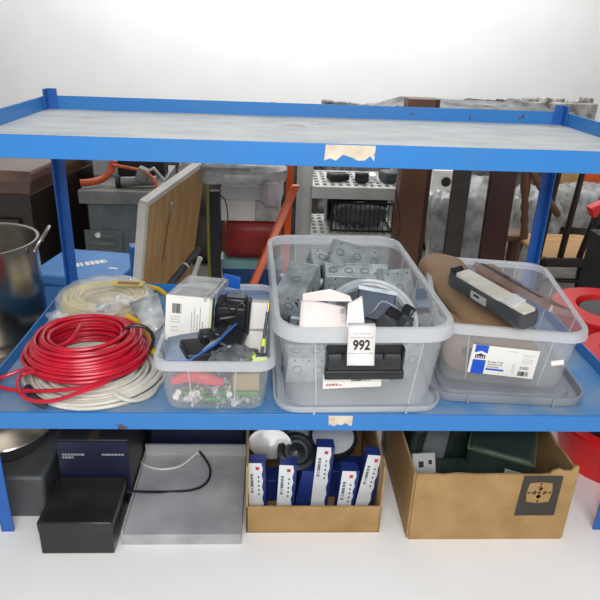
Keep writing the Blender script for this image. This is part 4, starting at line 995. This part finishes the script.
crump('wrapped_bundle', 'big crinkled wrapped pile far behind the leaning posts', 'bundle', V((1.35, 3.7, -.25)), (.80, .3, .55), mat('dim_wrap', '#7e7f80', .4, c2='#4d4d4d', scale=10, bump=1., bscale=14), 25, amp=.03, pw=.4)
crump('wrapped_bundle', 'large dull wrapped pile far behind the wooden panel', 'bundle', V((-.5, 3.3, -.3)), (.72, .3, .50), mat('brownish_pile', '#5f5852', .5, c2='#2f2b28', scale=8, bump=1., bscale=14), 26, amp=.03, pw=.4)
crump('wrapped_bundle', 'grey green covered pile far behind the chair at the right', 'bundle', V((2.85, 3.6, -.35)), (.6, .3, .45), mat('olive_pile', '#6a6657', .5, c2='#3d3b33', scale=8, bump=1., bscale=14), 27, amp=.03, pw=.4)
crump('wrapped_bundle', 'dark covered pile far behind the dark cabinet', 'bundle', V((-2.1, 3.2, -.35)), (.8, .3, .42), mat('dark_pile', '#45403c', .5, c2='#26221f', scale=8, bump=1., bscale=14), 28, amp=.03, pw=.4)
# chair at right: back spindles toward the viewer
yb = 1.95
sp = [((562, 160), (538, 257)), ((586, 160), (560, 258)), ((606, 190), (579, 258)), ((632, 190), (600, 259))]
zs = at(560, 257, y=yb).z
CH = thing('spindle_chair', 'dark spindle back wooden chair with tan seat behind the right tote', 'chair', (at(570, 257, y=yb).x, yb+.2, LOW)); o = V(CH.location)
for (a, c) in sp:
    A = at(*a, y=yb-.07); Cc = at(*c, y=yb); Cc.z = zs; MB().cyl(A-o, Cc-o, .014, .017, n=10).build('spindle', DARKWOOD, CH)
A = at(555, 160, y=yb-.075)-o; Cc = at(640, 175, y=yb-.075)-o; Cc.z = A.z; MB().box((A+Cc)/2, ((Cc-A).length, .025, .06)).build('top_rail', DARKWOOD, CH, bevel=.006)
cx_ = (at(541, 257, y=yb).x + at(606, 257, y=yb).x)/2 - o.x + .03; wS = .44
b = MB(); b.loft([rrect(wS*.9, .40, .05, zs-.035-LOW, cx=cx_+.02, cy=.0), rrect(wS, .44, .06, zs-.012-LOW, cx=cx_+.02), rrect(wS*.98, .43, .06, zs-LOW, cx=cx_+.02), rrect(wS*.8, .3, .06, zs-.010-LOW, cx=cx_+.02)]); b.build('seat', TANWOOD, CH)
MB().box((cx_+.02, -.225, zs-.02-LOW), (wS, .03, .05)).build('seat_rail', DARKWOOD, CH, bevel=.008)
for sx_ in (-1, 1):
    for sy_ in (-1, 1): MB().tube([V((cx_+.02+sx_*.19, sy_*.16, zs-.03-LOW)), V((cx_+.02+sx_*.215, sy_*.185, (zs-LOW)*.5)), V((cx_+.02+sx_*.24, sy_*.21, 0))], [.015, .022, .013], 10).build('leg', DARKWOOD, CH)
MB().cyl((cx_-.19, -.19, (zs-LOW)*.72), (cx_+.23, -.19, (zs-LOW)*.72), .012, n=10).build('stretcher', DARKWOOD, CH); MB().cyl((cx_-.19, -.20, (zs-LOW)*.45), (cx_+.23, -.20, (zs-LOW)*.45), .012, n=10).build('stretcher', DARKWOOD, CH)
# turned-post chair
TC = thing('turned_chair', 'brown wooden chair with turned post and rounded seat between post and spindle chair', 'chair', at(528, 235, y=1.62)*1.0); TC.location.z = LOW; o = V(TC.location)
A = at(526, 160, y=1.55)-o; Cc = at(524, 238, y=1.60)-o; n = 12
b = MB(); b.tube([A.lerp(Cc, i/n) for i in range(n+1)], [.020, .014, .018, .022, .022, .018, .014, .019, .014, .019, .014, .018, .018], 12); b.build('turned_post', BROWNWOOD, TC)
zs2 = Cc.z
b = MB(); b.lathe([(.001, -.03), (.07, -.03), (.085, -.015), (.085, 0), (.07, .006), (.001, .0)], 32, T(Cc.x-.035, .085, zs2)); b.build('seat', BROWNWOOD, TC)
for a in range(4):
    an = PI/4 + a*PI/2; MB().cyl((Cc.x-.035+.055*math.cos(an), .085+.055*math.sin(an), zs2-.03), (Cc.x-.035+.075*math.cos(an), .085+.075*math.sin(an), 0), .016, .012, n=10).build('leg', BROWNWOOD, TC)
B_ = at(545, 195, y=1.55)-o; MB().tube([A, A.lerp(B_, .5), B_, B_+V((.10, .05, -.1))], .016, 10).build('arm_rest', BROWNWOOD, TC)
# red clamp item at right edge
q = at(594, 206, y=1.45); e = thing('red_clamp', 'red and black clamp tool at the far right edge behind the rack', 'tool', (q.x+.04, 1.45, q.z))
MB().box((0, 0, 0), (.12, .05, .05), rot=(0, R(-28), 0)).build('red_jaw', BIGRED, e, bevel=.006); MB().box((-.0, .0, -.05), (.06, .05, .06)).build('black_body', MATTBLACK, e, bevel=.006); MB().span((.0, -.02, LOW-q.z+.002), (.05, .03, -.05)).build('stand_bar', MATTBLACK, e)
# items seen just above the top shelf: tall goods far behind
for i, (X0, X1, Yt, yy, m, lb) in enumerate(((182, 290, 104, 4.4, mat('tall_grey', '#77736f', .6, c2='#48423e', scale=14), 'grey brown covered stack whose top shows above the top shelf'), (322, 398, 102.5, 4.4, mat('tall_silver', '#9a9a9a', .4, c2='#3d3d3d', scale=14), 'silver grey stack whose top shows above the top shelf'), (440, 466, 101, 4.4, mat('tall_white', '#b9b6b0', .6, c2='#8d8a85', scale=14), 'pale stack left of the dark one above the top shelf'), (468, 524, 100, 4.4, mat('tall_dark', '#2c2522', .5, c2='#4a3b33', scale=14), 'dark brown stack whose top shows above the top shelf'), (526, 600, 98, 4.4, mat('tall_wrap', '#bdbcbb', .3, c2='#77716c', scale=16), 'wrapped pale stack at the right above the top shelf'))):
    a = at(X0, Yt, y=yy); c = at(X1, Yt, y=yy); hh = (a.z+c.z)/2-LOW
    rr = random.Random(i); e = thing('covered_stack', lb, 'stack', ((a.x+c.x)/2, yy+.1, LOW)); w = c.x-a.x
    MB().span((-w/2, -.1, 0), (w/2, .1, hh-.04)).build('stack_body', m, e, bevel=.01)
    b = MB()
    for k in range(5): b.box((-w/2+w*(k+.5)/5, rr.uniform(-.04, .04), hh-.03+rr.uniform(-.012, .012)), (w/6, .1, .05), rot=(0, rr.uniform(-.2, .2), rr.uniform(0, 1)))
    b.build('stack_top', m, e, bevel=.01)

# ------------------------------------------------------------------ light
w = bpy.data.worlds.new('world'); scn.world = w; w.use_nodes = True
bgn = w.node_tree.nodes['Background']; bgn.inputs[0].default_value = (1, 1, 1, 1); bgn.inputs[1].default_value = .42
def area(name, loc, target, size, power, sy=None, c=(1, 1, 1)):
    l = bpy.data.lights.new(name, 'AREA'); l.energy = power; l.size = size; l.color = c
    if sy: l.shape = 'RECTANGLE'; l.size_y = sy
    o = bpy.data.objects.new(name, l); col.objects.link(o); o.location = loc
    o.rotation_euler = (V(target)-V(loc)).to_track_quat('-Z', 'Y').to_euler(); return o
area('fill_light_front', (0, -2.2, 1.55), (0, .1, -.1), 1.8, 46, .9, (1, .985, .96))  # unseen fill lamp, set low in front to reach under the shelves
area('fill_light_rear', (.2, 2.6, 2.4), (.2, 2.4, 0), 3.0, 30, .8)  # unseen fill lamp added above the background goods
area('fill_light_wall', (.2, 4.0, 2.6), (.2, 5.2, .3), 4.5, 95, .4)  # unseen lamp added to brighten the back wall
area('flash_light', (-.15, -1.25, 1.05), (0, .3, 0), .25, 4)
vs = scn.view_settings
scn.display_settings.display_device = 'sRGB'
vs.view_transform = 'Standard'; vs.look = 'None'; vs.gamma = 1; vs.use_curve_mapping = False; vs.exposure = .1
scn.cycles.transparent_max_bounces = 24
scn.cycles.max_bounces = 8
